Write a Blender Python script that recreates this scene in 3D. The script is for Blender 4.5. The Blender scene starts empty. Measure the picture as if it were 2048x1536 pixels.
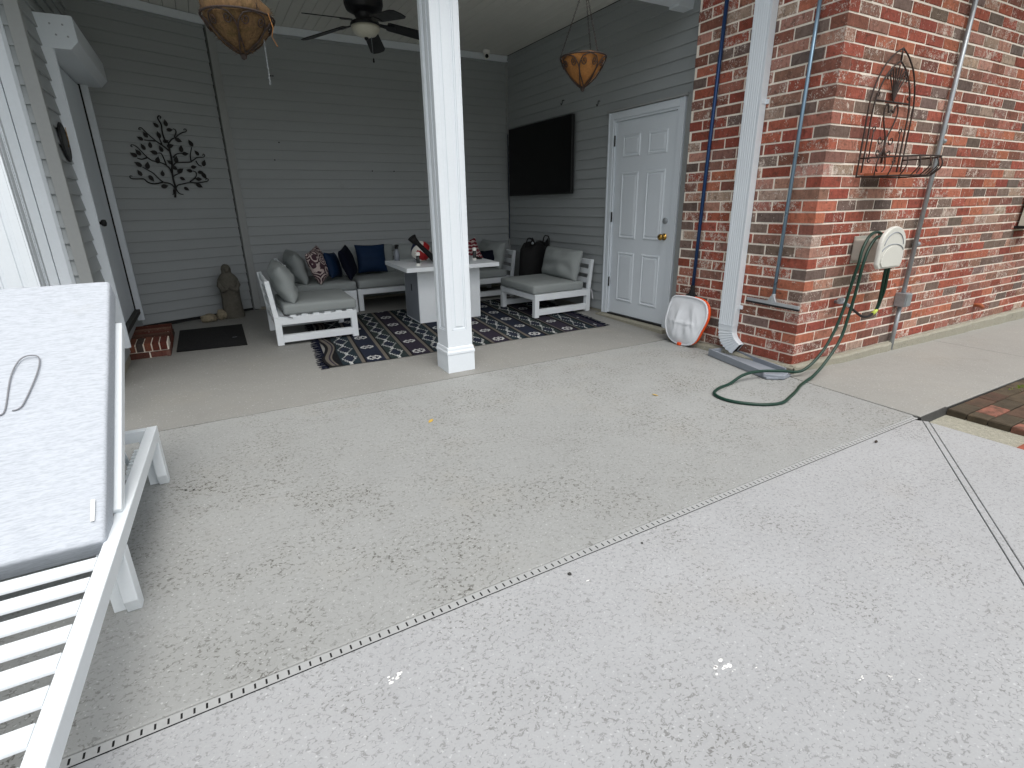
import bpy, bmesh, math, random
from math import sin, cos, pi, radians as rad
from mathutils import Vector as V, Matrix, noise as mnoise
random.seed(7)
S = bpy.context.scene
COL = S.collection

# ------------------------------------------------------------------ camera, sky, sun, exposure
RM = ((0.87103605, -0.49097407, -0.01551345), (-0.17212679, -0.27548601, -0.94576944), (0.46007453, 0.82646955, -0.32446803))
FPX = 1051.366; EYE = V((0, 0, 1.22))
cd = bpy.data.cameras.new('camera'); cam = bpy.data.objects.new('camera', cd); COL.objects.link(cam)
cd.sensor_width = 36; cd.lens = 36 * FPX / 2048; cd.clip_start = 0.02; cd.clip_end = 400
r, d, f = (V(x) for x in RM)
m = Matrix((r, -d, -f)).transposed().to_4x4(); m.translation = EYE
cam.matrix_world = m; S.camera = cam

def project(p):
    q = V(p) - EYE; z = f.dot(q)
    return 1024 + FPX * r.dot(q) / z, 768 + FPX * d.dot(q) / z, z

SUN_EL, SUN_AZ = rad(64), rad(186)
w = bpy.data.worlds.new('World'); S.world = w; w.use_nodes = True
nt = w.node_tree; bg = nt.nodes['Background']
sky = nt.nodes.new('ShaderNodeTexSky'); sky.sky_type = 'NISHITA'; sky.sun_disc = False
sky.sun_elevation = SUN_EL; sky.sun_rotation = SUN_AZ; sky.air_density = 1.0; sky.dust_density = 5.0; sky.ozone_density = 1.0
hs = nt.nodes.new('ShaderNodeHueSaturation'); hs.inputs['Saturation'].default_value = 0.30
nt.links.new(sky.outputs[0], hs.inputs['Color']); nt.links.new(hs.outputs[0], bg.inputs[0]); bg.inputs[1].default_value = 0.15
sl = bpy.data.lights.new('sun', 'SUN'); sl.energy = 0.8; sl.angle = rad(35); sl.color = (1, 0.97, 0.93)
so = bpy.data.objects.new('sun', sl); COL.objects.link(so)
sdir = V((sin(SUN_AZ) * cos(SUN_EL), cos(SUN_AZ) * cos(SUN_EL), sin(SUN_EL)))
so.rotation_euler = sdir.to_track_quat('Z', 'Y').to_euler(); so.location = (0, -6, 12)
S.view_settings.view_transform = 'Standard'; S.view_settings.look = 'None'; S.view_settings.gamma = 1
S.view_settings.exposure = 0.48
S.view_settings.use_curve_mapping = False
S.cycles.max_bounces = 8; S.cycles.diffuse_bounces = 5

# ------------------------------------------------------------------ helpers
def lin(c):
    return tuple((x / 255 / 12.92) if x / 255 <= 0.04045 else ((x / 255 + 0.055) / 1.055) ** 2.4 for x in c)

class MB:
    def __init__(s): s.v = []; s.f = []; s.m = []; s.c = []
    def add(s, vs, fs, mi=0, col=None):
        o = len(s.v); s.v += [V(x) for x in vs]
        for q in fs: s.f.append(tuple(o + i for i in q)); s.m.append(mi); s.c.append(col)
        return s
    def box(s, a, b, mi=0, col=None):
        x0, y0, z0 = (min(a[i], b[i]) for i in range(3)); x1, y1, z1 = (max(a[i], b[i]) for i in range(3))
        return s.add([(x0,y0,z0),(x1,y0,z0),(x1,y1,z0),(x0,y1,z0),(x0,y0,z1),(x1,y0,z1),(x1,y1,z1),(x0,y1,z1)],
                     [(3,2,1,0),(4,5,6,7),(0,1,5,4),(1,2,6,5),(2,3,7,6),(3,0,4,7)], mi, col)
    def bar(s, p, q, wd, h, up=(0,0,1), mi=0):
        p, q = V(p), V(q); t = (q - p).normalized(); u = V(up); sd = t.cross(u).normalized(); u = sd.cross(t).normalized()
        a, b = sd * wd / 2, u * h / 2
        vs = [p-a-b, p+a-b, p+a+b, p-a+b, q-a-b, q+a-b, q+a+b, q-a+b]
        return s.add(vs, [(0,1,2,3),(7,6,5,4),(0,4,5,1),(1,5,6,2),(2,6,7,3),(3,7,4,0)], mi)
    def tube(s, pts, rr, n=8, closed=False, mi=0):
        P = [V(x) for x in pts]; k = len(P); R = rr if isinstance(rr, (list, tuple)) else [rr] * k
        nrm = None; o = len(s.v)
        for i in range(k):
            t = (P[(i+1) % k] - P[i-1]) if closed else (P[min(i+1, k-1)] - P[max(i-1, 0)])
            t = t.normalized() if t.length > 1e-9 else V((0,0,1))
            if nrm is None: nrm = t.orthogonal().normalized()
            nrm = nrm - t * nrm.dot(t)
            nrm = nrm.normalized() if nrm.length > 1e-6 else t.orthogonal().normalized()
            b = t.cross(nrm)
            for j in range(n):
                a = 2 * pi * j / n; s.v.append(P[i] + (nrm * cos(a) + b * sin(a)) * R[i])
        for i in range(k if closed else k - 1):
            for j in range(n):
                a, b2 = o + i * n, o + ((i + 1) % k) * n
                s.f.append((a + j, a + (j+1) % n, b2 + (j+1) % n, b2 + j)); s.m.append(mi); s.c.append(None)
        if not closed:
            s.f.append(tuple(o + j for j in reversed(range(n)))); s.m.append(mi); s.c.append(None)
            s.f.append(tuple(o + (k-1)*n + j for j in range(n))); s.m.append(mi); s.c.append(None)
        return s
    def lathe(s, prof, c=(0,0,0), n=24, mi=0):
        o = len(s.v); c = V(c)
        for (rr, z) in prof:
            for j in range(n):
                a = 2 * pi * j / n; s.v.append(c + V((rr * cos(a), rr * sin(a), z)))
        for i in range(len(prof) - 1):
            for j in range(n):
                s.f.append((o+i*n+j, o+i*n+(j+1) % n, o+(i+1)*n+(j+1) % n, o+(i+1)*n+j)); s.m.append(mi); s.c.append(None)
        for i, rev in ((0, True), (len(prof)-1, False)):
            if prof[i][0] > 1e-4:
                q = [o+i*n+j for j in range(n)]; s.f.append(tuple(reversed(q)) if rev else tuple(q)); s.m.append(mi); s.c.append(None)
        return s
    def prism(s, poly, off, mi=0, col=None):
        n = len(poly); A = [V(p) for p in poly]; off = V(off)
        fs = [tuple(range(n)), tuple(reversed(range(n, 2*n)))] + [(i, n+i, n+(i+1) % n, (i+1) % n) for i in range(n)]
        return s.add(A + [a + off for a in A], fs, mi, col)
    def xf(s, M): s.v = [M @ p for p in s.v]; return s
    def jit(s, a):
        for p in s.v: p += V((random.uniform(-a,a), random.uniform(-a,a), random.uniform(-a,a)))
        return s
    def join(s, o):
        k = len(s.v); s.v += o.v
        for q, mi, c in zip(o.f, o.m, o.c): s.f.append(tuple(k+i for i in q)); s.m.append(mi); s.c.append(c)
        return s
    def mesh(s, name, mats, smooth=False, recalc=True):
        me = bpy.data.meshes.new(name); me.from_pydata([tuple(p) for p in s.v], [], s.f)
        for x in (mats if isinstance(mats, (list, tuple)) else [mats]): me.materials.append(x)
        me.polygons.foreach_set('material_index', s.m)
        if smooth: me.polygons.foreach_set('use_smooth', [True] * len(s.f))
        if recalc:
            bm = bmesh.new(); bm.from_mesh(me); bmesh.ops.recalc_face_normals(bm, faces=bm.faces); bm.to_mesh(me); bm.free()
        if any(c is not None for c in s.c):
            at = me.color_attributes.new('bc', 'FLOAT_COLOR', 'CORNER'); buf = []
            for q, c in zip(s.f, s.c): buf += list(c or (.3,.3,.3,0)) * len(q)
            at.data.foreach_set('color', buf)
        me.update(); return me

def mods(o, bevel, seg, sub=0, ang=40):
    if bevel:
        b = o.modifiers.new('bevel', 'BEVEL'); b.width = bevel; b.segments = seg; b.limit_method = 'ANGLE'; b.angle_limit = rad(ang)
        b.harden_normals = False
    if sub:
        q = o.modifiers.new('sub', 'SUBSURF'); q.levels = sub; q.render_levels = sub
def world_of(o):
    p = V((0,0,0))
    while o: p = p + o.location; o = o.parent
    return p
def tagit(o, label, cat, group=None):
    o['label'] = label; o['category'] = cat
    if group: o['group'] = group
def thing(name, label, cat, loc, group=None):
    o = bpy.data.objects.new(name, None); o.empty_display_size = .1; COL.objects.link(o); o.location = loc; tagit(o, label, cat, group); return o
def part(mb, name, mat, parent, smooth=False, bevel=0, seg=2, sub=0, label=None, recalc=True, stuff=False):
    """mesh in world coordinates, parented (world position kept by a plain offset)"""
    o = bpy.data.objects.new(name, mb.mesh(name, mat, smooth, recalc)); COL.objects.link(o); o.parent = parent
    o.location = -world_of(parent); mods(o, bevel, seg, sub)
    if label: o['label'] = label
    if stuff: o['kind'] = 'stuff'
    return o
def solo(mb, name, mat, label, cat, loc, group=None, smooth=False, bevel=0, seg=2, sub=0, kind=None):
    loc = V(loc)
    for p in mb.v: p -= loc
    o = bpy.data.objects.new(name, mb.mesh(name, mat, smooth)); COL.objects.link(o); o.location = loc; mods(o, bevel, seg, sub)
    tagit(o, label, cat, group)
    if kind: o['kind'] = kind
    return o
def stru(mb, name, mat, bevel=0, seg=2):
    o = bpy.data.objects.new(name, mb.mesh(name, mat)); COL.objects.link(o); o['kind'] = 'structure'; mods(o, bevel, seg); return o
def copy_tree(o, parent=None):
    c = o.copy(); COL.objects.link(c); c.parent = parent
    for ch in list(o.children): copy_tree(ch, c)
    return c
def spline(pts, n=6, closed=False):
    P = [V(p) for p in pts]; out = []; k = len(P)
    for i in range(k if closed else k - 1):
        g = (lambda j: P[j % k]) if closed else (lambda j: P[max(0, min(k-1, j))])
        p0, p1, p2, p3 = g(i-1), g(i), g(i+1), g(i+2)
        for q in range(n):
            t = q / n
            out.append(.5 * ((2*p1) + (p2-p0)*t + (2*p0-5*p1+4*p2-p3)*t*t + (3*p1-p0-3*p2+p3)*t**3))
    if not closed: out.append(P[-1])
    return out

# ------------------------------------------------------------------ materials
class N:
    """tiny node-graph helper"""
    def __init__(s, name):
        s.mat = bpy.data.materials.new(name); s.mat.use_nodes = True; s.t = s.mat.node_tree; s.b = s.t.nodes['Principled BSDF']
        s.tc = s.t.nodes.new('ShaderNodeTexCoord').outputs['Object']
    def link(s, a, b): s.t.links.new(a, b)
    def set(s, sock, v):
        if hasattr(v, 'links'): s.link(v, sock)
        else: sock.default_value = v
    def math(s, op, a, b=0.0, c=0.0, clamp=False):
        n = s.t.nodes.new('ShaderNodeMath'); n.operation = op; n.use_clamp = clamp
        s.set(n.inputs[0], a); s.set(n.inputs[1], b); s.set(n.inputs[2], c); return n.outputs[0]
    def map(s, vec, sc=(1,1,1), rot=(0,0,0)):
        n = s.t.nodes.new('ShaderNodeMapping'); s.link(vec, n.inputs['Vector']); n.inputs['Scale'].default_value = sc; n.inputs['Rotation'].default_value = rot; return n.outputs[0]
    def noise(s, scale, det=3, rough=.55, vec=None, dist=0):
        n = s.t.nodes.new('ShaderNodeTexNoise'); s.link(vec or s.tc, n.inputs['Vector'])
        n.inputs['Scale'].default_value = scale; n.inputs['Detail'].default_value = det; n.inputs['Roughness'].default_value = rough; n.inputs['Distortion'].default_value = dist
        return n.outputs['Fac']
    def vor(s, scale, vec=None, feat='F1'):
        n = s.t.nodes.new('ShaderNodeTexVoronoi'); n.feature = feat; s.link(vec or s.tc, n.inputs['Vector']); n.inputs['Scale'].default_value = scale; return n.outputs['Distance']
    def ramp(s, fac, lo, hi, a=0.0, b=1.0):
        n = s.t.nodes.new('ShaderNodeMapRange'); n.interpolation_type = 'SMOOTHSTEP'; s.set(n.inputs[0], fac)
        for i, x in enumerate((lo, hi, a, b)): s.set(n.inputs[i+1], x)
        return n.outputs[0]
    def mix(s, fac, a, b, mode='MIX'):
        n = s.t.nodes.new('ShaderNodeMix'); n.data_type = 'RGBA'; n.blend_type = mode; s.set(n.inputs['Factor'], fac)
        for k, x in (('A', a), ('B', b)):
            sk = [i for i in n.inputs if i.name == k and i.type == 'RGBA'][0]
            s.set(sk, x if hasattr(x, 'links') else (*x, 1))
        return [o for o in n.outputs if o.type == 'RGBA'][0]
    def scale(s, col, fac):
        n = s.t.nodes.new('ShaderNodeVectorMath'); n.operation = 'SCALE'
        s.set(n.inputs[0], col if hasattr(col, 'links') else col); s.set(n.inputs['Scale'], fac); return n.outputs[0]
    def attr(s, name):
        n = s.t.nodes.new('ShaderNodeAttribute'); n.attribute_name = name; return n
    def xyz(s, vec=None):
        n = s.t.nodes.new('ShaderNodeSeparateXYZ'); s.link(vec or s.tc, n.inputs[0]); return n.outputs
    def bump(s, h, strength, dist=.01):
        n = s.t.nodes.new('ShaderNodeBump'); n.inputs['Strength'].default_value = strength; n.inputs['Distance'].default_value = dist
        s.link(h, n.inputs['Height']); s.link(n.outputs[0], s.b.inputs['Normal'])
    def out(s, col=None, rough=.6, metal=0., spec=.5):
        if col is not None: s.set(s.b.inputs['Base Color'], col if hasattr(col, 'links') else (*col, 1))
        s.set(s.b.inputs['Roughness'], rough); s.b.inputs['Metallic'].default_value = metal
        s.b.inputs['Specular IOR Level'].default_value = spec; return s.mat

def M(name, rgb, rough=.6, var=.1, vs=3., fine=.05, fs=70., bump=.0, bs=90., metal=0., spec=.4, dirt=None, dcol=(70,66,58), st=(1,1,1)):
    n = N(name); c = lin(rgb); vec = n.map(n.tc, st)
    fac = n.math('MULTIPLY_ADD', n.noise(vs, 4, vec=vec), 2*var*1.6, 1 - var*1.6)
    fac = n.math('ADD', fac, n.math('MULTIPLY_ADD', n.noise(fs, 2, vec=vec), 2*fine*1.6, -fine*1.6))
    col = n.scale(c, fac)
    if dirt:
        k = n.ramp(n.noise(dirt[0], 6, .7), dirt[1], dirt[1] + .18); col = n.mix(n.math('MULTIPLY', k, dirt[2]), col, lin(dcol))
    if bump: n.bump(n.noise(bs, 3, vec=vec), bump, .004)
    return n.out(col, n.math('MULTIPLY_ADD', n.noise(vs*2, 2), .2, rough - .1), metal, spec)

def concrete(name, base, marks, mscale=42., stain=.35, bump=.25, lo=.40, floor=.22):
    n = N(name); c = lin(base)
    big = n.noise(.8, 5, .6); mid = n.noise(6, 5, .65); fine = n.noise(170, 2)
    fac = n.math('ADD', n.math('MULTIPLY_ADD', big, .24, .78), n.math('MULTIPLY_ADD', mid, .16, -.04))
    fac = n.math('ADD', fac, n.math('MULTIPLY_ADD', fine, .16, -.08))
    col = n.scale(c, fac)
    col = n.mix(n.math('MULTIPLY', n.ramp(n.noise(1.7, 5, .65), .52, .72), .14), col, lin((152, 146, 132)))   # warm mottling
    # spray-on texture: short broken worm-like crevices that hold dirt, in drifting patches
    wv = n.map(n.tc, (1, 1.4, 1), (0, 0, .5))
    ridge = n.math('ABSOLUTE', n.math('SUBTRACT', n.noise(mscale, 2.0, .5, vec=wv, dist=.5), .5))
    worm = n.ramp(ridge, .014, .058, 1, 0)
    brk = n.ramp(n.noise(mscale * 1.15, 1.5, .5), .48, .56)
    worm = n.math('MULTIPLY', worm, brk)
    patch = n.ramp(n.noise(2.6, 5, .7), lo, lo + .26)
    patch = n.math('MULTIPLY', patch, n.ramp(n.noise(.7, 3), .34, .6, .35, 1))
    amt = n.math('MULTIPLY', worm, n.math('MULTIPLY_ADD', patch, marks * (1 - floor), marks * floor), clamp=True)
    col = n.mix(amt, col, lin((74, 73, 68)))
    col = n.mix(n.math('MULTIPLY', patch, .08 * marks), col, lin((124, 120, 106)))
    if stain:
        k = n.ramp(n.noise(1.4, 7, .75, dist=.6), .60, .78); col = n.mix(n.math('MULTIPLY', k, stain), col, lin((104, 100, 88)))
    lt = n.ramp(n.noise(95, 1.5), .64, .72); col = n.mix(n.math('MULTIPLY', lt, .3), col, lin((216, 218, 218)))
    h = n.math('SUBTRACT', n.math('MULTIPLY', n.noise(120, 2), .35), n.math('MULTIPLY', n.math('MULTIPLY', worm, .8), n.math('MULTIPLY_ADD', patch, .6, .4)))
    n.bump(h, bump, .004)
    return n.out(col, .62, 0, .35)

def brick_mat(name, smear=1.0):
    n = N(name); a = n.attr('bc'); base = a.outputs['Color']; wh = a.outputs['Alpha']
    vb = n.noise(1, 3, .6, vec=n.map(n.tc, (48, 48, 9)), dist=.4)                   # drag-textured face: uneven upright bands
    fac = n.math('ADD', n.math('MULTIPLY_ADD', n.noise(24, 4, .65), .8, .56), n.math('MULTIPLY_ADD', n.noise(150, 2), .5, -.25))
    fac = n.math('MULTIPLY', fac, n.math('MULTIPLY_ADD', vb, .7, .65))
    col = n.scale(base, fac)
    dk = n.ramp(n.noise(30, 5, .7, dist=.8), .52, .66); col = n.mix(n.math('MULTIPLY', dk, .6), col, lin((78, 60, 52)))
    sv = n.map(n.tc, (1.15, 1.15, 1.0))
    sm = n.math('ADD', n.math('MULTIPLY', n.noise(52, 3, .7, vec=sv, dist=1.4), .62), n.math('MULTIPLY', n.noise(17, 3, .6), .38))
    k = n.math('SUBTRACT', .685, n.math('MULTIPLY', wh, .17))
    wf = n.ramp(sm, k, n.math('ADD', k, .045))
    col = n.mix(n.math('MULTIPLY', wf, .8 * smear), col, lin((216, 202, 190)))
    h = n.math('ADD', n.math('ADD', n.math('MULTIPLY', n.noise(60, 4, .65, dist=.6), .9), n.math('MULTIPLY', wf, .35)), n.math('MULTIPLY', vb, .6))
    n.bump(h, .8, .008)
    return n.out(col, .88, 0, .15)

MAT = {}
MAT['patio'] = concrete('patio concrete', (152, 154, 152), 1.15, 46., .25)
MAT['deck'] = concrete('deck concrete', (165, 167, 168), .8, 56., .12, .22, .44, .4)
MAT['walk'] = concrete('walkway concrete', (148, 148, 143), .4, 34., .6, .22, .55)
MAT['porch'] = concrete('porch concrete', (138, 138, 134), .08, 40., .32, .12, .6)
MAT['curb'] = concrete('foundation concrete', (150, 147, 132), .5, 26., .8, .6, .45)
MAT['mortar'] = M('mortar', (236, 227, 213), .9, .12, 8, .12, 90, .5, 120, dirt=(5, .58, .4), dcol=(140,132,116))
MAT['brick'] = brick_mat('brick')
MAT['siding'] = M('grey siding', (158, 163, 164), .55, .05, 1.2, .03, 40, .05, 160, st=(1,1,6), dirt=(2.2, .62, .25), dcol=(90,92,90))
MAT['trim'] = M('white trim', (218, 225, 230), .42, .04, 2, .02, 60, .03, 120, dirt=(5, .64, .25), dcol=(150,148,138))
MAT['trimgrey'] = M('grey trim', (152, 155, 154), .5, .05, 2, .03, 50)
MAT['ceil'] = M('ceiling vinyl', (214, 214, 206), .5, .04, 1.5, .02, 50)
MAT['dark'] = M('dark gap', (34, 34, 34), .9, .1)
MAT['white'] = M('white powder coat', (228, 234, 237), .38, .03, 4, .02, 80, .02, 200, dirt=(9, .66, .2), dcol=(150,150,146))
MAT['door'] = M('white door paint', (216, 224, 230), .4, .03, 2, .015, 60, dirt=(4, .66, .2), dcol=(150,152,152))
MAT['brass'] = M('brass', (176, 140, 72), .25, .1, 20, metal=1.)
MAT['iron'] = M('rusty wrought iron', (52, 42, 38), .65, .2, 40, .2, 120, .3, 150, dirt=(30, .52, .7), dcol=(96,56,38))
MAT['black'] = M('black metal', (22, 23, 24), .45, .1, 10)
MAT['blackm'] = M('matt black', (13, 13, 14), .8, .12, 8)
MAT['art'] = M('black painted metal', (20, 19, 18), .6, .1, 20)
MAT['fanblk'] = M('fan black', (24, 25, 28), .4, .08, 10)
MAT['screen'] = M('black screen', (5, 5, 6), .35, .05, 3, spec=.25)
MAT['bluepole'] = M('blue anodised pole', (32, 62, 104), .32, .06, 6, .03, 60, metal=.35)
MAT['greypole'] = M('blue grey pole', (118, 142, 160), .3, .08, 6, .04, 60, metal=.6)
MAT['alu'] = M('brushed aluminium', (196, 200, 204), .32, .08, 20, .05, 90, metal=.7)
MAT['galv'] = M('galvanised steel', (158, 164, 168), .42, .14, 14, .1, 90, .1, 60, metal=.55)
MAT['orange'] = M('orange plastic', (226, 84, 30), .4, .06, 8)
MAT['net'] = M('white net cloth', (222, 226, 230), .85, .07, 9, .05, 300, .3, 500)
MAT['hose'] = M('green rubber hose', (12, 50, 38), .38, .15, 16, .06, 90)
MAT['rubber'] = M('black rubber', (26, 26, 28), .7, .1, 10)
MAT['reel'] = M('beige grey plastic', (206, 206, 198), .5, .04, 5, .03, 80, dirt=(7, .62, .3), dcol=(160,152,138))
MAT['reel2'] = M('dull beige plastic', (176, 174, 164), .55, .05, 5)
MAT['splash'] = M('grey plastic', (132, 138, 146), .5, .06, 6, .03, 90, dirt=(9, .6, .3), dcol=(168,168,164))
MAT['cloth'] = M('grey cushion cloth', (150, 156, 155), .92, .05, 4, .06, 260, .25, 320, spec=.1)
def paver_mat():
    n = N('mossy paver'); a = n.attr('bc'); fac = n.math('MULTIPLY_ADD', n.noise(30, 4, .65), .9, .5)
    col = n.scale(a.outputs['Color'], fac); col = n.mix(n.math('MULTIPLY', n.ramp(n.noise(9, 5, .7), .46, .62), .6), col, lin((62, 56, 46)))
    col = n.mix(n.math('MULTIPLY', n.ramp(n.noise(6, 5, .7, dist=.5), .6, .7), .6), col, lin((84, 92, 48)))
    n.bump(n.noise(70, 4, .65), .6, .006); return n.out(col, .85, 0, .2)
MAT['paver'] = paver_mat()
def heather():
    n = N('heathered white cloth'); v = n.map(n.tc, (22, 170, 170)); v2 = n.map(n.tc, (60, 330, 330))
    t = n.math('ADD', n.math('MULTIPLY', n.noise(1, 3, .6, vec=v), .6), n.math('MULTIPLY', n.noise(1, 2, vec=v2), .4))
    col = n.mix(n.ramp(t, .30, .62), lin((164, 170, 177)), lin((186, 192, 199)))
    col = n.mix(n.math('MULTIPLY', n.ramp(n.noise(5, 5, .7), .62, .78), .18), col, lin((150, 146, 138)))
    n.bump(t, .25, .003); return n.out(col, .95, 0, .1)
MAT['heather'] = heather()
MAT['navy'] = M('navy cloth', (10, 15, 30), .85, .14, 5, .1, 180, .25, 260, spec=.15)
MAT['blue'] = M('deep blue cloth', (8, 36, 66), .7, .18, 5, .12, 60, .2, 260, spec=.25, st=(.4,1,3))
MAT['strap'] = M('cloth tie', (120, 122, 126), .9, .1, 20)
MAT['straph'] = M('white cloth tie', (200, 202, 206), .9, .1, 20)
MAT['stone'] = M('weathered statue stone', (96, 93, 84), .9, .22, 9, .15, 60, .5, 60, dirt=(7, .52, .5), dcol=(62,60,54))
MAT['rock'] = M('pale mottled ornament', (150, 140, 118), .8, .35, 18, .2, 60, .5, 50, dirt=(16, .5, .8), dcol=(50,46,40))
MAT['mat'] = M('black doormat', (14, 14, 15), .95, .15, 20, .2, 200, .6, 260)
MAT['coir'] = M('coconut fibre', (98, 76, 50), .95, .45, 16, .4, 90, .8, 120, st=(1,1,.35), dirt=(14, .5, .5), dcol=(74,66,32))
MAT['coir2'] = M('pale coconut liner', (146, 100, 54), .95, .35, 12, .25, 90, .7, 120, dirt=(14, .52, .5), dcol=(150,84,40))
MAT['glass'] = M('frosted glass bowl', (206, 204, 188), .35, .05, 10, spec=.5)
MAT['ballw'] = M('ball white', (226, 224, 216), .5, .04); MAT['ballr'] = M('ball red', (170, 36, 38), .5, .05); MAT['ballb'] = M('ball navy', (22, 34, 70), .5, .05)
MAT['clear'] = M('smoked lantern glass', (40, 44, 44), .15, .05, spec=.6)
MAT['paper'] = M('white plastic', (236, 236, 230), .5, .03)
MAT['lime'] = M('lime plastic', (190, 206, 92), .5, .05)
MAT['terra'] = M('terracotta dish', (160, 92, 62), .8, .12, 20)
MAT['gravel'] = M('pale aggregate', (150, 148, 134), .95, .25, 40, .4, 220, .9, 200, dirt=(12, .58, .6), dcol=(110,108,80))
MAT['moss'] = M('bright moss', (98, 122, 30), .95, .3, 30, .3, 120)
MAT['soil'] = M('lawn and soil', (70, 78, 48), .95, .35, 3, .3, 60, .4, 40)
MAT['leafy'] = M('dry yellow leaf', (190, 158, 72), .7, .2, 60)
MAT['leafd'] = M('dark dry leaf', (52, 44, 36), .8, .2, 60)
MAT['roof'] = M('roof shingle', (92, 90, 88), .9, .2, 20, .2, 80)
MAT['slate'] = M('dark slab edge', (58, 58, 56), .8, .25, 12, .15, 60, .4, 60)
MAT['drainw'] = M('drain cover plastic', (160, 162, 161), .6, .06, 10, .05, 90, dirt=(8, .62, .3), dcol=(120,116,106))
MAT['splat'] = M('dried white paint', (244, 244, 240), .7, .03)
def printed(name, vcol='bc', rough=.95):
    n = N(name); a = n.attr(vcol); fac = n.math('MULTIPLY_ADD', n.noise(240, 2), .5, .75); fac = n.math('MULTIPLY', fac, n.math('MULTIPLY_ADD', n.noise(4, 4), .4, .8))
    n.bump(n.noise(300, 2), .4, .003); return n.out(n.scale(a.outputs['Color'], fac), rough, 0, .15)
MAT['rug'] = printed('woven rug')
def medallion(name, c1, c2, sc):
    n = N(name); d0 = n.vor(sc, feat='F1'); rings = n.math('SINE', n.math('MULTIPLY', d0, 26))
    sp = n.ramp(n.noise(sc * 4.2, 2), .50, .54); k = n.ramp(n.math('ADD', rings, n.math('MULTIPLY_ADD', sp, .7, -.35)), .1, .3)
    n.bump(n.noise(260, 2), .25, .003); return n.out(n.mix(k, lin(c1), lin(c2)), .9, 0, .15)
MAT['medal'] = medallion('medallion print cloth', (78, 58, 66), (196, 182, 176), 9.)
def zig(name):
    n = N(name); x, y, z = n.xyz()
    t = n.math('SINE', n.math('ADD', n.math('MULTIPLY', z, 150), n.math('MULTIPLY', n.noise(26, 2, dist=1.), 9)))
    return n.out(n.mix(n.ramp(t, .25, .5), lin((120, 40, 52)), lin((206, 188, 184))), .9, 0, .15)
MAT['redprint'] = zig('red and white print cloth')

# ------------------------------------------------------------------ setting: ground, slabs, drain
XW_L, XW_R, YB = -0.71, 3.80, 6.82      # left wall, television wall, back wall
stru(MB().box((-60, -60, -.4), (60, 60, -.14)), 'ground', MAT['soil'])
SLOPE = .027                                                          # the porch floor rises gently towards the house
stru(MB().prism([(-6, 3.474, 0), (-6, 7.3, SLOPE*(7.3-3.47)), (-6, 7.3, -.13), (-6, 3.474, -.13)], (9.9, 0, 0)), 'porch_floor', MAT['porch'], .004)
TILT = []
def tilt():
    for t in TILT:
        t.location.z += SLOPE * (t.location.y - 3.47); t.rotation_euler.x = SLOPE
stru(MB().box((-6, 3.455, -.12), (3.68, 3.476, -.006)), 'joint_filler', MAT['slate'])
def dr(x): return 1.270 + .0121 * (x + .43)     # front edge of the channel drain
DW = .031
stru(MB().prism([(-6, dr(-6)+DW+.004, 0), (3.462, dr(3.46)+DW+.004, 0), (3.502, 2.02, 0), (3.53, 2.26, 0), (3.64, 3.458, 0), (-6, 3.458, 0)], (0, 0, -.13)), 'patio', MAT['patio'], .004)
A1, A2 = V((3.418, 1.285, 0)), V((2.105, .385, 0)); A3 = A2 + (A2 - A1) * 4
dv = V((.55, -.83, 0)).normalized() * .034
stru(MB().prism([(-9, dr(-9)-.004, 0), (A1.x-.02, dr(A1.x)-.004, 0), A1 - dv*.0, A3 - dv*.0, (-9, A3.y, 0)], (0, 0, -.13)), 'pool_deck', MAT['deck'], .003)
stru(MB().prism([A1 + dv*.12, A3 + dv*.12, A3 + dv*.88, A1 + dv*.88], (0, 0, -.10)), 'expansion_joint', MAT['deck'], .002)
stru(MB().prism([A1 + dv + (A2 - A1)*.006, A3 + dv, (3.43, A3.y, 0)], (0, 0, -.13)), 'pool_deck_apron', MAT['deck'], .003)
stru(MB().prism([A1 - dv*.3, A3 - dv*.3, A3 + dv*1.4, A1 + dv*1.4], (0, 0, -.02)).xf(Matrix.Translation((0,0,-.006))), 'joint_bed', MAT['slate'])
wk = MB(); 
WZ = lambda x: -.012 * max(0, x - 3.6)                                    # the walk falls away to the right
stru(MB().prism([(3.478, 1.322, 0), (5.63, 1.34, WZ(5.63)), (5.645, 2.262, WZ(5.645)), (3.545, 2.262, 0), (3.512, 2.02, 0)], (0, 0, -.13)), 'walkway', MAT['walk'], .005)
stru(MB().prism([(5.638, 1.34, WZ(5.638)), (16, 1.42, WZ(16)), (16, 2.262, WZ(16)), (5.653, 2.262, WZ(5.653))], (0, 0, -.13)), 'walkway_far', MAT['walk'], .005)
stru(MB().prism([(3.47, 1.314, -.004), (3.79, 1.318, -.004), (3.79, 1.298, -.09), (3.47, 1.285, -.09)], (0, .02, 0)), 'walkway_edge', MAT['slate'])
stru(MB().prism([(3.79, 1.318, -.010), (16, 1.40, WZ(16)-.010), (16, 1.41, WZ(16)-.1), (3.79, 1.32, -.1)], (0, .02, 0)), 'walkway_side', MAT['slate'])
stru(MB().box((3.42, -2, -.135), (5.2, 1.33, -.048)), 'paver_bed', MAT['gravel'])
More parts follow.
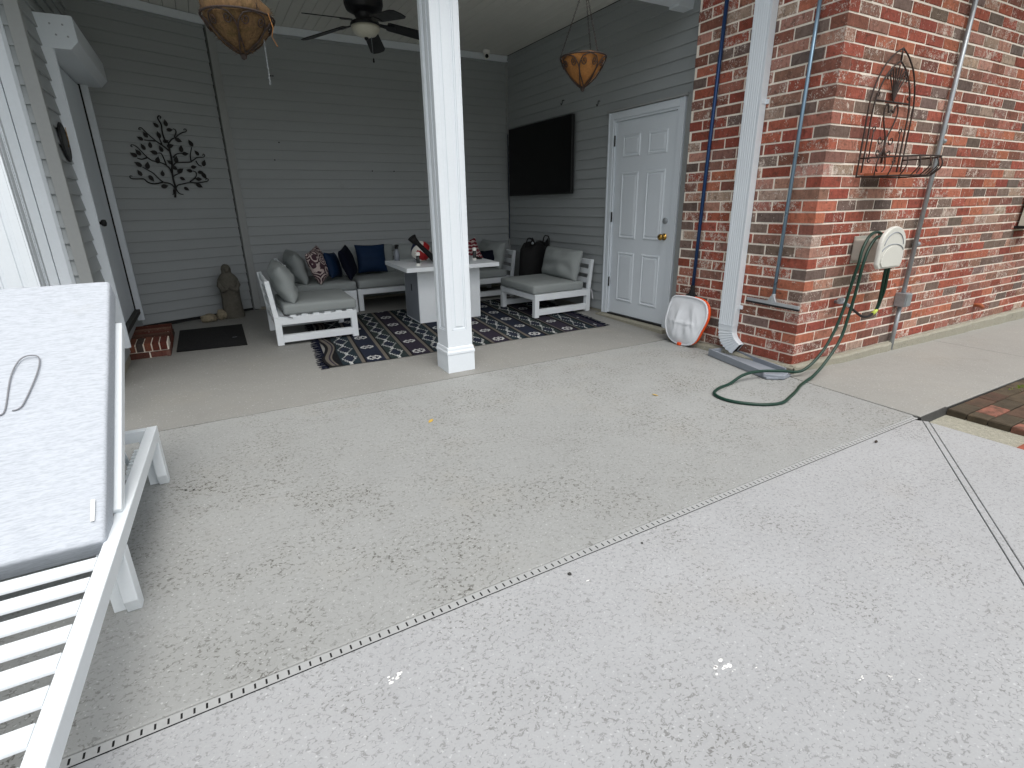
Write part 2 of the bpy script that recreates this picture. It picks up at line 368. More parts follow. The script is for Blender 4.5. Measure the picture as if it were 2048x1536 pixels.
# channel drain with real slots
dt = thing('channel_drain', 'narrow slotted channel drain running across the concrete patio', 'drain', (1.4, 1.29, 0))
cv = MB(); x = -1.4
while x < 3.42:
    y0 = dr(x)
    cv.add([(x, y0, 0), (x+.0235, y0, 0), (x+.0235, y0+DW, 0), (x, y0+DW, 0)], [(0,1,2,3)])
    for ya, yb in ((0, .0065), (.0245, DW)):
        cv.add([(x+.0235, y0+ya, 0), (x+.0285, y0+ya, 0), (x+.0285, y0+yb, 0), (x+.0235, y0+yb, 0)], [(0,1,2,3)])
    x += .0285
for p in cv.v: p.z -= .0015
part(cv, 'slotted_cover', MAT['drainw'], dt, recalc=False)
part(MB().prism([(-1.6, dr(-1.6)-.006, -.009), (3.43, dr(3.43)-.006, -.009), (3.43, dr(3.43)+DW+.006, -.009), (-1.6, dr(-1.6)+DW+.006, -.009)], (0,0,-.05)), 'channel', MAT['dark'], dt)  # solid near-black block: the shade down the slots is put into its colour
# the angled wall's start, direction and normal
SA = V((.345, 6.82, 0)); DA = V((.918, .396, 0)).normalized(); NA = V((DA.y, -DA.x, 0))   # angled wall: start, direction, normal to the porch
CORN = SA - DA * ((SA.x - XW_L) / DA.x)

# ------------------------------------------------------------------ siding walls
def siding(root, p, q, z0, z1, nrm, expo=.1, holes=()):
    """lap boards from p to q (ground points), each one an object; holes = [(s0, s1, zlo, zhi)]"""
    p, q = V((p[0], p[1], 0)), V((q[0], q[1], 0)); L = (q - p).length; t = (q - p) / L; nr = V((nrm[0], nrm[1], 0))
    z = z0
    while z < z1 - .01:
        zt = min(z + expo, z1); segs = [(0, L)]
        for (a, b, lo, hi) in holes:
            if zt > lo + .02 and z < hi - .02:
                ns = []
                for (u, v) in segs:
                    if b <= u or a >= v: ns.append((u, v)); continue
                    if a > u: ns.append((u, a))
                    if b < v: ns.append((b, v))
                segs = ns
        for (u, v) in segs:
            if v - u < .012: continue
            def P(s_, n_, zz): return p + t * s_ + nr * n_ + V((0, 0, zz))
            pr = [(.0, z), (.0155, z), (.0168, z + .003), (.0030, zt + .004), (.0, zt + .004)]
            mb = MB().prism([P(u, n_, zz) for n_, zz in pr], t * (v - u))
            part(mb, 'siding_board', MAT['siding'], root)
        z += expo
def sheath(root, p, q, z0, z1, nrm, th=.1, holes=()):
    p, q, nr = V((p[0], p[1], 0)), V((q[0], q[1], 0)), V((nrm[0], nrm[1], 0)); t = (q - p).normalized(); L = (q - p).length
    mb = MB()
    hs_ = sorted(holes); s = 0
    for (a, b, lo, hi) in hs_:
        mb.prism([p + t*s + V((0,0,z0)), p + t*a + V((0,0,z0)), p + t*a - nr*th + V((0,0,z0)), p + t*s - nr*th + V((0,0,z0))], (0,0,z1-z0))
        if lo > z0 + .01: mb.prism([p + t*a + V((0,0,z0)), p + t*b + V((0,0,z0)), p + t*b - nr*th + V((0,0,z0)), p + t*a - nr*th + V((0,0,z0))], (0,0,lo-z0))
        mb.prism([p + t*a + V((0,0,hi)), p + t*b + V((0,0,hi)), p + t*b - nr*th + V((0,0,hi)), p + t*a - nr*th + V((0,0,hi))], (0,0,z1-hi)); s = b
    mb.prism([p + t*s + V((0,0,z0)), q + V((0,0,z0)), q - nr*th + V((0,0,z0)), p + t*s - nr*th + V((0,0,z0))], (0,0,z1-z0))
    part(mb, 'sheathing', MAT['dark'], root)
ZC = 3.025                                                            # porch ceiling
wb = thing('back_wall', 'long grey siding wall behind the sectional sofa and fire table', 'wall', (2.1, YB, 0))
siding(wb, (SA.x + .075, YB), (XW_R, YB), .12, 2.955, (0, -1)); sheath(wb, (SA.x + .02, YB), (XW_R + .1, YB), -.05, ZC, (0, -1))
part(MB().box((SA.x + .02, YB - .028, 2.95), (XW_R - .004, YB - .001, ZC - .004)), 'frieze_board', MAT['trim'], wb, bevel=.003)
part(MB().prism([SA + V((-.03, .012, .02)), SA + V((.03, .012, .02)), SA + V((.03, .08, .02)), SA + V((-.03, .08, .02))], (0, 0, 3.0)), 'corner_filler', MAT['trimgrey'], wb)
part(MB().prism([SA + V((.003, -.004, .10)), SA + V((.085, -.004, .10)), SA + V((.085, -.03, .10)), SA + V((.012, -.03, .10))], (0, 0, 2.85)), 'trim_strip', MAT['trimgrey'], wb, bevel=.003)
part(MB().box((XW_R - .03, YB - .03, .05), (XW_R - .002, YB - .002, 2.95)), 'corner_post', MAT['trimgrey'], wb, bevel=.004)
part(MB().box((.4, YB - .02, 0), (XW_R, YB + .02, .118)), 'foundation', MAT['curb'], wb)
for xx, zz in ((.89, 1.90), (.82, 1.72), (1.90, 1.62), (2.17, 1.62), (.905, 2.55), (.925, 2.55)): part(MB().lathe([(.007, 0), (.007, .006), (.001, .008)], n=8).xf(Matrix.Translation((xx, YB - .014, zz)) @ Matrix.Rotation(pi/2, 4, 'X')), 'nail', MAT['black'], wb)
wa = thing('angled_wall', 'angled grey siding wall carrying the black metal tree art', 'wall', SA - DA * .5)
siding(wa, CORN, SA - DA*.012, .12, 2.955, NA); sheath(wa, CORN - DA*.1, SA, -.05, ZC, NA)
part(MB().prism([CORN + NA*.001 + V((0,0,2.95)), SA + NA*.001 + V((0,0,2.95)), SA + NA*.028 + V((0,0,2.95)), CORN + NA*.028 + V((0,0,2.95))], (0,0,.07)), 'frieze_board', MAT['trim'], wa, bevel=.003)
wt = thing('television_wall', 'grey siding wall with the black television and white panelled door', 'wall', (XW_R, 5.2, 0))
DH = (YB - 4.66, YB - 3.62, -.1, 2.065)                              # door hole measured from the back corner
siding(wt, (XW_R, YB), (XW_R, 3.43), .065, ZC - .01, (-1, 0), holes=[DH]); sheath(wt, (XW_R, YB + .1), (XW_R, 3.43), -.05, ZC, (-1, 0), holes=[(DH[0]+.1, DH[1]+.1, -.06, DH[3])])
part(MB().box((XW_R - .012, 4.66, 0), (XW_R + .05, YB, .062)), 'foundation', MAT['curb'], wt)
wl = thing('house_wall', 'grey siding wall at left with the shuttered white door and corner board', 'wall', (XW_L, 5.4, 0))
LD = (.51, 1.62, .31, 2.21)
siding(wl, (XW_L, 4.43), (XW_L, CORN.y), .12, ZC - .01, (1, 0), holes=[LD]); sheath(wl, (XW_L, 4.43), (XW_L, CORN.y + .1), -.05, ZC, (1, 0), holes=[LD])
part(MB().box((XW_L - .05, 4.45, 0), (XW_L + .004, 6.3, .118)), 'foundation', MAT['curb'], wl)
siding(wl, (-3.2, 4.43), (-.757, 4.43), .12, ZC - .01, (0, -1)); sheath(wl, (-3.2, 4.435), (XW_L - .02, 4.435), -.05, ZC, (0, -1), .09)
part(MB().box((-.762, 4.405, .11), (XW_L + .016, 4.429, ZC - .01)).box((XW_L - .004, 4.43, .11), (XW_L + .016, 4.47, ZC - .01)), 'corner_board', MAT['trimgrey'], wl, bevel=.002)
part(MB().box((-.862, 4.395, .11), (-.803, 4.429, 2.5)).prism([(-.803, 4.397, .11), (-.788, 4.412, .11), (-.788, 4.429, .11), (-.803, 4.429, .11)], (0, 0, 2.39)), 'trim_board', MAT['trim'], wl, bevel=.002)
part(MB().box((-.95, 4.404, .11), (-.868, 4.429, 2.5)), 'trim_board', MAT['trim'], wl, bevel=.002)

# ceiling planks, beam, roof
pc = thing('porch_ceiling', 'pale grooved plank ceiling over the covered porch', 'ceiling', (1.55, 5.2, ZC))
x = XW_L
while x < XW_R - .01:
    x1 = min(x + .105, XW_R)
    yb = YB if x > SA.x else CORN.y + (x + .05 - CORN.x) * DA.y / DA.x
    yb = min(YB, yb + .05)
    pr = [(x + .0015, ZC + .010), (x + .0015, ZC + .003), (x + .006, ZC), (x1 - .006, ZC), (x1 - .0015, ZC + .003), (x1 - .0015, ZC + .010)]
    if x1 - x > .07: part(MB().prism([(a, 3.775, b) for a, b in pr], (0, yb - 3.775 - .001, 0)), 'ceiling_plank', MAT['ceil'], pc)
    x += .105
part(MB().box((XW_L - .1, 3.78, ZC + .010), (XW_R + .1, YB + .1, ZC + .05)), 'deck_sheathing', MAT['dark'], pc)
bm_ = thing('porch_beam', 'white boxed beam across the porch front resting on the columns', 'beam', (1.5, 3.67, 2.72))
part(MB().box((-3.2, 3.565, 2.72), (3.625, 3.772, 3.1)), 'beam_box', MAT['trim'], bm_, bevel=.004)
part(MB().box((3.626, 3.66, 2.70), (XW_R - .002, 3.772, 3.1)), 'beam_box', MAT['trim'], bm_, bevel=.004)
rf = thing('house_roof', 'low shingled roof over the porch and brick wall with white eave', 'roof', (2, 5, 3.1))
part(MB().box((-6, 3.2, 3.11), (3.30, 9, 3.3)).box((3.30, 1.85, 3.11), (16, 9, 3.3)), 'eave_slab', MAT['trim'], rf)
part(MB().prism([(-6, 3.15, 3.301), (3.25, 3.15, 3.301), (3.25, 1.8, 3.301), (16, 1.8, 3.301), (16, 9, 4.9), (-6, 9, 4.9)], (0, 0, .03)), 'shingle_cover', MAT['roof'], rf)

# ------------------------------------------------------------------ panelled columns
def column(label, x0, y0):
    W = .200; base = .222; t = thing('porch_column', label, 'column', (x0 + base/2, y0 + base/2, 0), 'square white porch columns')
    c = V((x0 + base/2, y0 + base/2, 0)); h = base/2
    part(MB().box((c.x-h, c.y-h, .002), (c.x+h, c.y+h, .145)), 'plinth', MAT['trim'], t, bevel=.002)
    mb = MB(); pro = [(h+.003, .146), (h+.003, .162), (h-.002, .174), (W/2+.008, .186), (W/2+.006, .196), (W/2+.001, .20)]
    for i in range(len(pro)-1):
        a, za = pro[i]; b, zb = pro[i+1]
        qa = [V((c.x+sx*a, c.y+sy*a, za)) for sx, sy in ((-1,-1),(1,-1),(1,1),(-1,1))]; qb = [V((c.x+sx*b, c.y+sy*b, zb)) for sx, sy in ((-1,-1),(1,-1),(1,1),(-1,1))]
        mb.add(qa + qb, [(k, (k+1) % 4, 4+(k+1) % 4, 4+k) for k in range(4)])
    part(mb, 'base_moulding', MAT['trim'], t)
    hw = W/2 - .009
    part(MB().box((c.x-hw, c.y-hw, .19), (c.x+hw, c.y+hw, 2.719)), 'shaft', MAT['trim'], t)
    for ang in range(4):
        Rz = Matrix.Translation(c) @ Matrix.Rotation(ang * pi/2, 4, 'Z'); mb = MB(); o = -W/2
        for a, b, lo, hi in ((-W/2, -.058, .19, 2.719), (.058, W/2, .19, 2.719), (-.058, .058, .19, .325), (-.058, .058, 2.58, 2.719)):
            mb.box((a + (.0004 if a < -.09 else 0), o, lo), (b - (.0095 if b > .09 else 0), o + .0088, hi))
        part(mb.xf(Rz), 'face_frame', MAT['trim'], t)
        fr = MB()
        for k in range(4):      # ogee bead inside the recess
            pts = [(-.052, .331), (.052, .331), (.052, 2.574), (-.052, 2.574)]; a, b = pts[k], pts[(k+1) % 4]
            fr.bar((a[0], o + .0065, a[1]), (b[0], o + .0065, b[1]), .012, .007, (0, 1, 0))
        part(fr.xf(Rz), 'panel_bead', MAT['trim'], t, bevel=.002)
        part(MB().box((-.030, o + .0035, .352), (.030, o + .0092, 2.55)).xf(Rz), 'raised_field', MAT['trim'], t, bevel=.003)
    part(MB().box((c.x-h, c.y-h, 2.62), (c.x+h, c.y+h, 2.7195)), 'capital', MAT['trim'], t, bevel=.006)
    return t
column('white panelled square column standing before the fire table', 1.437, 3.568)
column('white panelled square column behind the white lounger at far left', -.774 - .222, 3.568)

# ------------------------------------------------------------------ brick wall: every brick its own mesh
BX, BY = 3.63, 2.25
PAL = [((160, 90, 74), 9, .9), ((172, 106, 84), 6, .8), ((146, 80, 67), 9, .8), ((142, 106, 93), 5, .9), ((122, 104, 95), 5, .75), ((108, 95, 88), 3, .5), ((174, 130, 114), 4, 1.15), ((162, 108, 93), 7, 1.2), ((130, 86, 74), 7, .95), ((166, 142, 126), 3, 1.3)]
def brick_col():
    tot = sum(p[1] for p in PAL); k = random.uniform(0, tot)
    for c, wt_, wh in PAL:
        k -= wt_
        if k <= 0: break
    j = random.uniform(.88, 1.12); l = lin(c)
    return (l[0]*j, l[1]*j*random.uniform(.95,1.05), l[2]*j*random.uniform(.95,1.05), max(0, min(1, wh * random.uniform(.35, 1.2))))
def brick_piece(o, ua, ub, nr, L, Hh, D, col, cham=.004):
    """o = lower corner on the face, ua along, ub up, nr outwards"""
    j = lambda a=.0016: random.uniform(-a, a)
    back = [o - nr*D, o + ua*L - nr*D, o + ua*L + ub*Hh - nr*D, o + ub*Hh - nr*D]
    mid = [o + ua*j() + ub*j() - nr*cham, o + ua*(L+j()) + ub*j() - nr*cham, o + ua*(L+j()) + ub*(Hh+j()) - nr*cham, o + ua*j() + ub*(Hh+j()) - nr*cham]
    c2 = cham*.9
    fr = [o + ua*(c2+j()) + ub*(c2+j()) + nr*j(), o + ua*(L-c2+j()) + ub*(c2+j()) + nr*j(), o + ua*(L-c2+j()) + ub*(Hh-c2+j()) + nr*j(), o + ua*(c2+j()) + ub*(Hh-c2+j()) + nr*j()]
    fs = [(8,9,10,11)] + [(i, (i+1) % 4, 4+(i+1) % 4, 4+i) for i in range(4)] + [(4+i, 4+(i+1) % 4, 8+(i+1) % 4, 8+i) for i in range(4)]
    return MB().add(back + mid + fr, fs, 0, col)
bw = thing('brick_wall', 'weathered red brick house wall with grey foundation at right', 'wall', (BX + 1, BY + .2, 0))
part(MB().box((BX + .0045, BY + .0045, .0), (16, BY + .2, 3.1)).box((BX + .0045, BY + .2, .0), (BX + .2, 3.44, 3.1)), 'mortar_bed', MAT['mortar'], bw)
CH, JT = .0773, .0115; cand = []; nC = int((3.1 - .05) / CH)
for k in range(nC):
    z = .05 + k * CH + JT/2; hh = CH - JT; odd = k % 2
    up = V((0, 0, 1)); cc = brick_col()
    # corner brick: one solid, long face on alternating sides
    lY, lX = (.226, .105) if odd else (.105, .226)
    p = V((BX, BY, z)); j = lambda: random.uniform(-.0015, .0015)
    c1 = MB().box((BX + j(), BY + j(), z), (BX + lX, BY + lY, z + hh), 0, cc); c1.jit(.0008)
    cand.append((c1, V((BX, BY, z))  , .2 * .066))
    y = BY + lY + JT
    while y < 3.44:
        L = min(.224 + random.uniform(-.006, .006), 3.443 - y)
        if L > .02: cand.append((brick_piece(V((BX + random.uniform(-.001,.0015), y, z)), V((0,1,0)), up, V((-1,0,0)), L, hh, .02, brick_col()), V((BX, y + L/2, z)), L * hh))
        y += L + JT
    x = BX + lX + JT
    while x < 9.2:
        L = .224 + random.uniform(-.006, .006)
        cand.append((brick_piece(V((x, BY + random.uniform(-.0015,.001), z)), V((1,0,0)), up, V((0,-1,0)), L, hh, .02, brick_col()), V((x + L/2, BY, z)), L * hh))
        x += L + JT
def seen(c):
    a = []
    for p in c[0].v[-4:] if len(c[0].v) > 8 else c[0].v:
        u, v_, zz = project(p); a.append((u, v_))
    us = [q[0] for q in a]; vs = [q[1] for q in a]
    if zz < .1 or max(us) < 0 or min(us) > 2048 or max(vs) < 0 or min(vs) > 1536: return 0
    return (max(us) - min(us)) * 14 * (1 if len(c[0].v) > 8 else 1.5) * 1 / max(zz, .1)
cand.sort(key=seen, reverse=True)
for i, c in enumerate(cand[:300]): part(c[0], 'brick', MAT['brick'], bw, recalc=True)
rest = MB()
for c in cand[300:]: rest.join(c[0])
part(rest, 'remaining_bricks', MAT['brick'], bw, stuff=True)
ft = MB(); N_ = 40
def ledge(p, q, nr, n, w0, z1):
    mb = MB(); rows = []
    for i in range(n + 1):
        b = V(p).lerp(V(q), i / n); h = z1 + .012 * mnoise.noise(b * 9) ; o_ = w0 + .012 * mnoise.noise(b * 7 + V((3,1,2)))
        rows += [b + V((0,0,-.2)) + V(nr)*(o_+.008), b + V((0,0,max(.01,h-.014))) + V(nr)*o_, b + V((0,0,h)) + V(nr)*(o_-.012), b + V((0,0,h+.004)) - V(nr)*.03]
    fs = [(4*i+k, 4*(i+1)+k, 4*(i+1)+k+1, 4*i+k+1) for i in range(n) for k in range(3)]
    return mb.add(rows, fs)
fm = ledge((BX - .03, BY - .035, 0), (12, BY - .035, 0), (0, -1, 0), 120, .012, .052)
fm.join(ledge((BX - .032, 3.45, 0), (BX - .032, BY - .047, 0), (-1, 0, 0), 24, .012, .048))
part(fm, 'foundation_ledge', MAT['curb'], bw)

# ------------------------------------------------------------------ paver bed
pv = thing('paver_path', 'weathered brick pavers bordering the walkway at right', 'paving', (4.2, 1.0, -.03))
PC = [(88, 70, 58), (84, 74, 60), (76, 68, 56), (136, 92, 78), (98, 80, 66), (80, 62, 52)]
for row in range(9):
    y = 1.310 - row * .103; x = 3.775 + (0 if row % 2 == 0 else -.0) - (.1 if row % 2 else 0)
    first = True
    while x < 5.6:
        xs = max(x, 3.775); L = x + .203 - xs
        c = lin(random.choice(PC)); 
        mb = brick_piece(V((xs, y - .099 + .012*(xs - 3.78), -.006 + WZ(xs) + random.uniform(-.003,.003))), V((1,0,0)), V((0,1,0)), V((0,0,1)), L - .005, .097, .075, (*c, .15), .005)
        part(mb, 'brick_paver', MAT['paver'], pv); x += .203
c = lin((150, 84, 66)); part(brick_piece(V((3.46, .70, -.03)), V((1,0,0)), V((0,1,0)), V((0,0,1)), .2, .19, .04, (*c, .2), .005), 'brick_paver', MAT['paver'], pv, label='reddish paver alone by the deck edge')
gt = thing('drain_grate', 'dirty black drain grate set in the pale aggregate strip', 'drain', (3.5, 1.08, -.045))
part(MB().box((3.455, .975, -.10), (3.545, 1.185, -.044)), 'grate_body', MAT['slate'], gt, bevel=.004)
for i in range(9): part(MB().box((3.463, .985 + i*.0215, -.044), (3.537, .998 + i*.0215, -.039)), 'grate_bar', MAT['black'], gt)
ms = MB()
for i in range(420):
    a = random.uniform(0, 1); px = 4.62 + 1.0 * a + random.gauss(0, .04); py = 1.26 - abs(random.gauss(0, .035)) - .0
    q = random.uniform(.004, .013); o = V((px, py + .012*(px-3.78), -.008 + WZ(px))); an = random.uniform(0, pi)
    ms.add([o + V((cos(an)*q, sin(an)*q, 0)), o + V((-cos(an)*q, -sin(an)*q, 0)), o + V((random.uniform(-q,q), random.uniform(-q,q), q*1.3))], [(0,1,2)])
solo(ms, 'moss', MAT['moss'], 'bright green moss growing on the pavers at far right', 'moss', (5.0, 1.22, -.009), kind='stuff')

# ------------------------------------------------------------------ six-panel door
dd = thing('side_door', 'white six panel door with brass knob between television and brick wall', 'door', (XW_R, 4.13, .05))
X = XW_R - .02
cas = lambda y0, y1, z0, z1, n='casing': part(MB().box((X - .02, y0, z0), (X + .06, y1, z1)).box((X - .028, (y1 - .018) if y0 > 4.2 else y0, z0), (X - .0198, y1 if y0 > 4.2 else y0 + .018, z1)) if z1 - z0 > 1 else MB().box((X - .02, y0, z0), (X + .06, y1, z1)), n, MAT['door'], dd, bevel=.003)
cas(4.575, 4.645, .05, 2.063); cas(3.633, 3.70, .03, 2.063); cas(3.703, 4.572, 1.995, 2.061)
part(MB().box((X - .012, 4.553, .05), (X + .06, 4.574, 1.994)), 'jamb', MAT['door'], dd, bevel=.002)
part(MB().box((X - .012, 3.7015, .05), (X + .06, 3.722, 1.994)), 'jamb', MAT['door'], dd, bevel=.002)
part(MB().box((X - .012, 3.7225, 1.975), (X + .06, 4.5525, 1.9945)), 'jamb', MAT['door'], dd, bevel=.002)
XS = X + .006                                                          # door leaf face
yh, yl = 4.549, 3.726; zb, zt = .066, 1.972
sl_ = part(MB().box((XS, yl, zb), (XS + .04, yh, zt)), 'door_leaf', MAT['door'], dd)
mid = (yl + yh) / 2
for (z0, z1) in ((.21, .72), (.86, 1.50), (1.64, 1.84)):
    for sg in (-1, 1):
        y0, y1 = sorted((mid + sg * .055, mid + sg * .305))
        fr = MB(); q = [(y0, z0), (y1, z0), (y1, z1), (y0, z1)]
        prof = [(0, -.0005), (.006, -.007), (.016, -.0085), (.026, -.001), (.042, -.0068)]
        for i in range(len(prof) - 1):
            (a, da), (b, db) = prof[i], prof[i+1]
            qa = [V((XS + da, y + (a if y == y0 else -a), z + (a if z == z0 else -a))) for y, z in q]; qb = [V((XS + db, y + (b if y == y0 else -b), z + (b if z == z0 else -b))) for y, z in q]
            fr.add(qa + qb, [(k, (k+1) % 4, 4+(k+1) % 4, 4+k) for k in range(4)])
        fr.add([V((XS + prof[-1][1], y + (.042 if y == y0 else -.042), z + (.042 if z == z0 else -.042))) for y, z in q], [(0,1,2,3)])
        part(fr, 'raised_panel', MAT['door'], dd, recalc=False)
def knob(root, c, ax, mat, r0=.03, name='door_knob'):
    mb = MB().lathe([(.032, 0), (.032, .006), (.012, .012), (.011, .03), (r0*.8, .036), (r0, .05), (r0*.85, .064), (.001, .07)], (0,0,0), 16)
    Rm = V(ax).to_track_quat('Z', 'Y').to_matrix().to_4x4(); Rm.translation = V(c); return part(mb.xf(Rm), name, mat, root, smooth=True)
knob(dd, (XS, 3.79, .90), (-1,0,0), MAT['brass'])
part(MB().lathe([(.028, 0), (.028, .012), (.02, .018), (.001, .019)], n=16).xf(Matrix.Translation((XS, 3.79, 1.045)) @ V((-1,0,0)).to_track_quat('Z','Y').to_matrix().to_4x4()), 'deadbolt', MAT['galv'], dd, smooth=True)
for z in (.35, 1.02, 1.75): part(MB().box((X - .016, 4.540, z), (X - .0125, 4.558, z + .10)).tube([(X - .017, 4.549, z), (X - .017, 4.549, z + .10)], .006, 8), 'hinge', MAT['black'], dd)
part(MB().box((X - .10, 3.62, .0), (X + .05, 4.66, .045)), 'sill', MAT['curb'], dd, bevel=.006)
part(MB().box((X - .035, 3.60, 2.066), (X + .03, 4.675, 2.085)).box((X - .016, 3.56, .05), (X + .03, 3.618, 2.085)), 'channel_trim', MAT['trimgrey'], dd)
part(MB().box((X - .015, 3.72, .046), (X + .05, 4.555, .062)), 'threshold', MAT['black'], dd)

# ------------------------------------------------------------------ left door with shutter rails
ld = thing('shuttered_door', 'white door with tall shutter rails in the left siding wall', 'door', (XW_L, 5.45, .31))
part(MB().box((XW_L - .03, 4.965, .33), (XW_L + .012, 6.02, 2.20)), 'door_leaf', MAT['door'], ld, bevel=.002)
for ya in (4.84, 6.06): part(MB().box((XW_L - .001, ya, .22), (XW_L + .062, ya + .07, 2.22)).box((XW_L + .062, ya + .01, .22), (XW_L + .068, ya + .03, 2.22)), 'shutter_rail', MAT['trim'], ld, bevel=.002)
part(MB().box((XW_L - .001, 4.912, .33), (XW_L + .02, 4.962, 2.21)), 'casing', MAT['trim'], ld, bevel=.002)
part(MB().box((XW_L - .001, 6.024, .33), (XW_L + .02, 6.057, 2.21)), 'casing', MAT['dark'], ld)
part(MB().box((XW_L - .03, 4.93, .29), (XW_L + .05, 6.06, .328)), 'threshold', MAT['slate'], ld)
knob(ld, (XW_L + .012, 5.12, 1.13), (1,0,0), MAT['black'], .026)
sb = thing('shutter_box', 'white boxed rolling shutter housing above the left door', 'shutter box', (XW_L, 5.4, 2.21))
prof = [(XW_L + .001, 2.405), (-.512, 2.405), (-.506, 2.40), (-.503, 2.262), (-.551, 2.213), (XW_L + .001, 2.213)]
part(MB().prism([(a, 4.845, b) for a, b in prof], (0, 1.29, 0)), 'housing', MAT['trim'], sb, bevel=.003)
part(MB().prism([(a, 4.837, b) for a, b in prof], (0, .0075, 0)), 'end_plate', MAT['door'], sb)
part(MB().prism([(a, 6.1355, b) for a, b in prof], (0, .0075, 0)), 'end_plate', MAT['door'], sb)
for a, b in ((-.63, 2.35), (-.565, 2.35), (-.61, 2.29), (-.55, 2.285)): part(MB().lathe([(.006, 0), (.006, .002), (.001, .003)], n=8).xf(Matrix.Translation((a, 4.837, b)) @ Matrix.Rotation(pi/2, 4, 'X')), 'rivet', MAT['galv'], sb)
tm = thing('wall_clock', 'round black wall clock seen edge on beside the left door', 'clock', (XW_L, 4.66, 1.65))
part(MB().lathe([(.005, .016), (.108, .016), (.118, .020), (.118, .028), (.108, .031), (.104, .027), (.002, .027)], n=28).xf(Matrix.Translation((XW_L, 4.665, 1.64)) @ Matrix.Rotation(pi/2, 4, 'Y')), 'rim', MAT['black'], tm, smooth=False)
part(MB().bar((XW_L + .045, 4.665, 1.64), (XW_L + .045, 4.665, 1.73), .008, .003, (1,0,0)).bar((XW_L + .045, 4.665, 1.64), (XW_L + .045, 4.61, 1.61), .008, .003, (1,0,0)), 'hand', MAT['brass'], tm)

# brick step under the left door
def step_col():
    c = brick_col(); return (c[0]*.42, c[1]*.42, c[2]*.42, c[3]*.5)
bs = thing('brick_step', 'low brick step below the left door', 'step', (-.57, 5.55, 0)); TILT.append(bs)
part(MB().box((-.706, 5.178, 0), (-.428, 5.93, .118)), 'mortar_bed', MAT['mortar'], bs)
z0 = .003
for i in range(2): part(brick_piece(V((-.708 + i*.145, 5.168, z0)), V((1,0,0)), V((0,0,1)), V((0,-1,0)), .135, .05, .03, step_col()), 'brick', MAT['brick'], bs)
x = -.708
while x < -.44:
    part(MB().box((x, 5.166, .062), (x + .046, 5.395, .127), 0, step_col()).jit(.001), 'brick', MAT['brick'], bs); x += .0562
yy = 5.405
while yy < 5.88:
    part(MB().box((-.708, yy, .062), (-.422, yy + .062, .127), 0, step_col()).jit(.001), 'brick', MAT['brick'], bs); yy += .072
yy = 5.168
while yy < 5.85:
    part(brick_piece(V((-.422, yy, z0)), V((0,1,0)), V((0,0,1)), V((1,0,0)), .2, .05, .03, step_col()), 'brick', MAT['brick'], bs); yy += .212
dm = thing('door_mat', 'thin black doormat on the porch floor beside the brick step', 'doormat', (-.1, 5.65, 0)); TILT.append(dm)
part(MB().prism([(-.388, 5.25, .001), (.166, 5.20, .001), (.176, 6.07, .001), (-.382, 6.08, .001)], (0, 0, .010)), 'mat_body', MAT['mat'], dm, bevel=.003)
part(MB().box((.06, 5.52, .0112), (.10, 5.53, .0118)), 'tag', MAT['splash'], dm)

# ------------------------------------------------------------------ statue and ornaments on the footing
def place(mb, c, rz=0, s=1): return mb.xf(Matrix.Translation(V(c)) @ Matrix.Rotation(rz, 4, 'Z') @ Matrix.Scale(s * 1.08, 4))
sc_ = V((.13, 6.50, 0))
st = thing('garden_statue', 'weathered stone statue of a robed hooded figure by the siding', 'statue', sc_); TILT.append(st)
body = MB(); prof = [(.09, 0), (.092, .03), (.084, .08), (.078, .20), (.082, .28), (.088, .34), (.085, .385), (.066, .42), (.045, .445)]
nn = 28
for (rr, z) in prof:
    for jx in range(nn):
        a = 2*pi*jx/nn; fold = 1 + .06*sin(a*7 + z*6)*(1 - z/.5) ; body.v.append(V((rr*fold*cos(a)*1.08, rr*fold*sin(a)*.82, z)))
for i in range(len(prof)-1):
    for jx in range(nn): body.f.append((i*nn+jx, i*nn+(jx+1) % nn, (i+1)*nn+(jx+1) % nn, (i+1)*nn+jx)); body.m.append(0); body.c.append(None)
part(place(body, sc_), 'robe', MAT['stone'], st, smooth=True)
hd = MB().lathe([(.001, .535), (.022, .53), (.038, .51), (.045, .485), (.044, .46), (.05, .43), (.06, .40), (.055, .38)], n=18)
for p in hd.v: p.y *= .9
part(place(hd, sc_), 'hood', MAT['stone'], st, smooth=True)
fc = MB().lathe([(.001, -.034), (.016, -.03), (.026, -.01), (.028, .008), (.022, .026), (.001, .034)], n=14)
for p in fc.v:
    if p.y < -.022 and abs(p.x) < .006 and abs(p.z) < .012: p.y -= .008
    p.y = p.y*.8 - .034; p.z += .485
part(place(fc, sc_, .2), 'face', MAT['stone'], st, smooth=True)
for sg in (-1, 1):
    am = MB().tube([V(q) for q in ((sg*.066, -.01, .392), (sg*.080, -.03, .33), (sg*.056, -.068, .285), (sg*.008, -.084, .305))], [.022, .027, .024, .013], 10)
    part(place(am, sc_), 'arm', MAT['stone'], st, smooth=True)
def rock(c, s, seed, label, nm='garden_ornament'):
    bm2 = bmesh.new(); bmesh.ops.create_icosphere(bm2, subdivisions=3, radius=1)
    mb = MB(); 
    for v_ in bm2.verts:
        k = 1 + .32*mnoise.noise(v_.co*1.6 + V((seed,0,0))) + .12*mnoise.noise(v_.co*5); mb.v.append(V((v_.co.x*s[0]*k, v_.co.y*s[1]*k, max(-.9, v_.co.z)*s[2]*k + s[2]*.8)))
    for fa in bm2.faces: mb.f.append(tuple(q.index for q in fa.verts)); mb.m.append(0); mb.c.append(None)
    bm2.free(); mb.xf(Matrix.Translation(V(c)))
    o = solo(mb, nm, MAT['rock'], label, 'ornament', c, 'small ornaments beside the statue', smooth=True)
    TILT.append(o); return o
rock((-.12, 6.41, 0), (.085, .06, .045), 3., 'pale lumpy frog shaped ornament nearest the doormat')
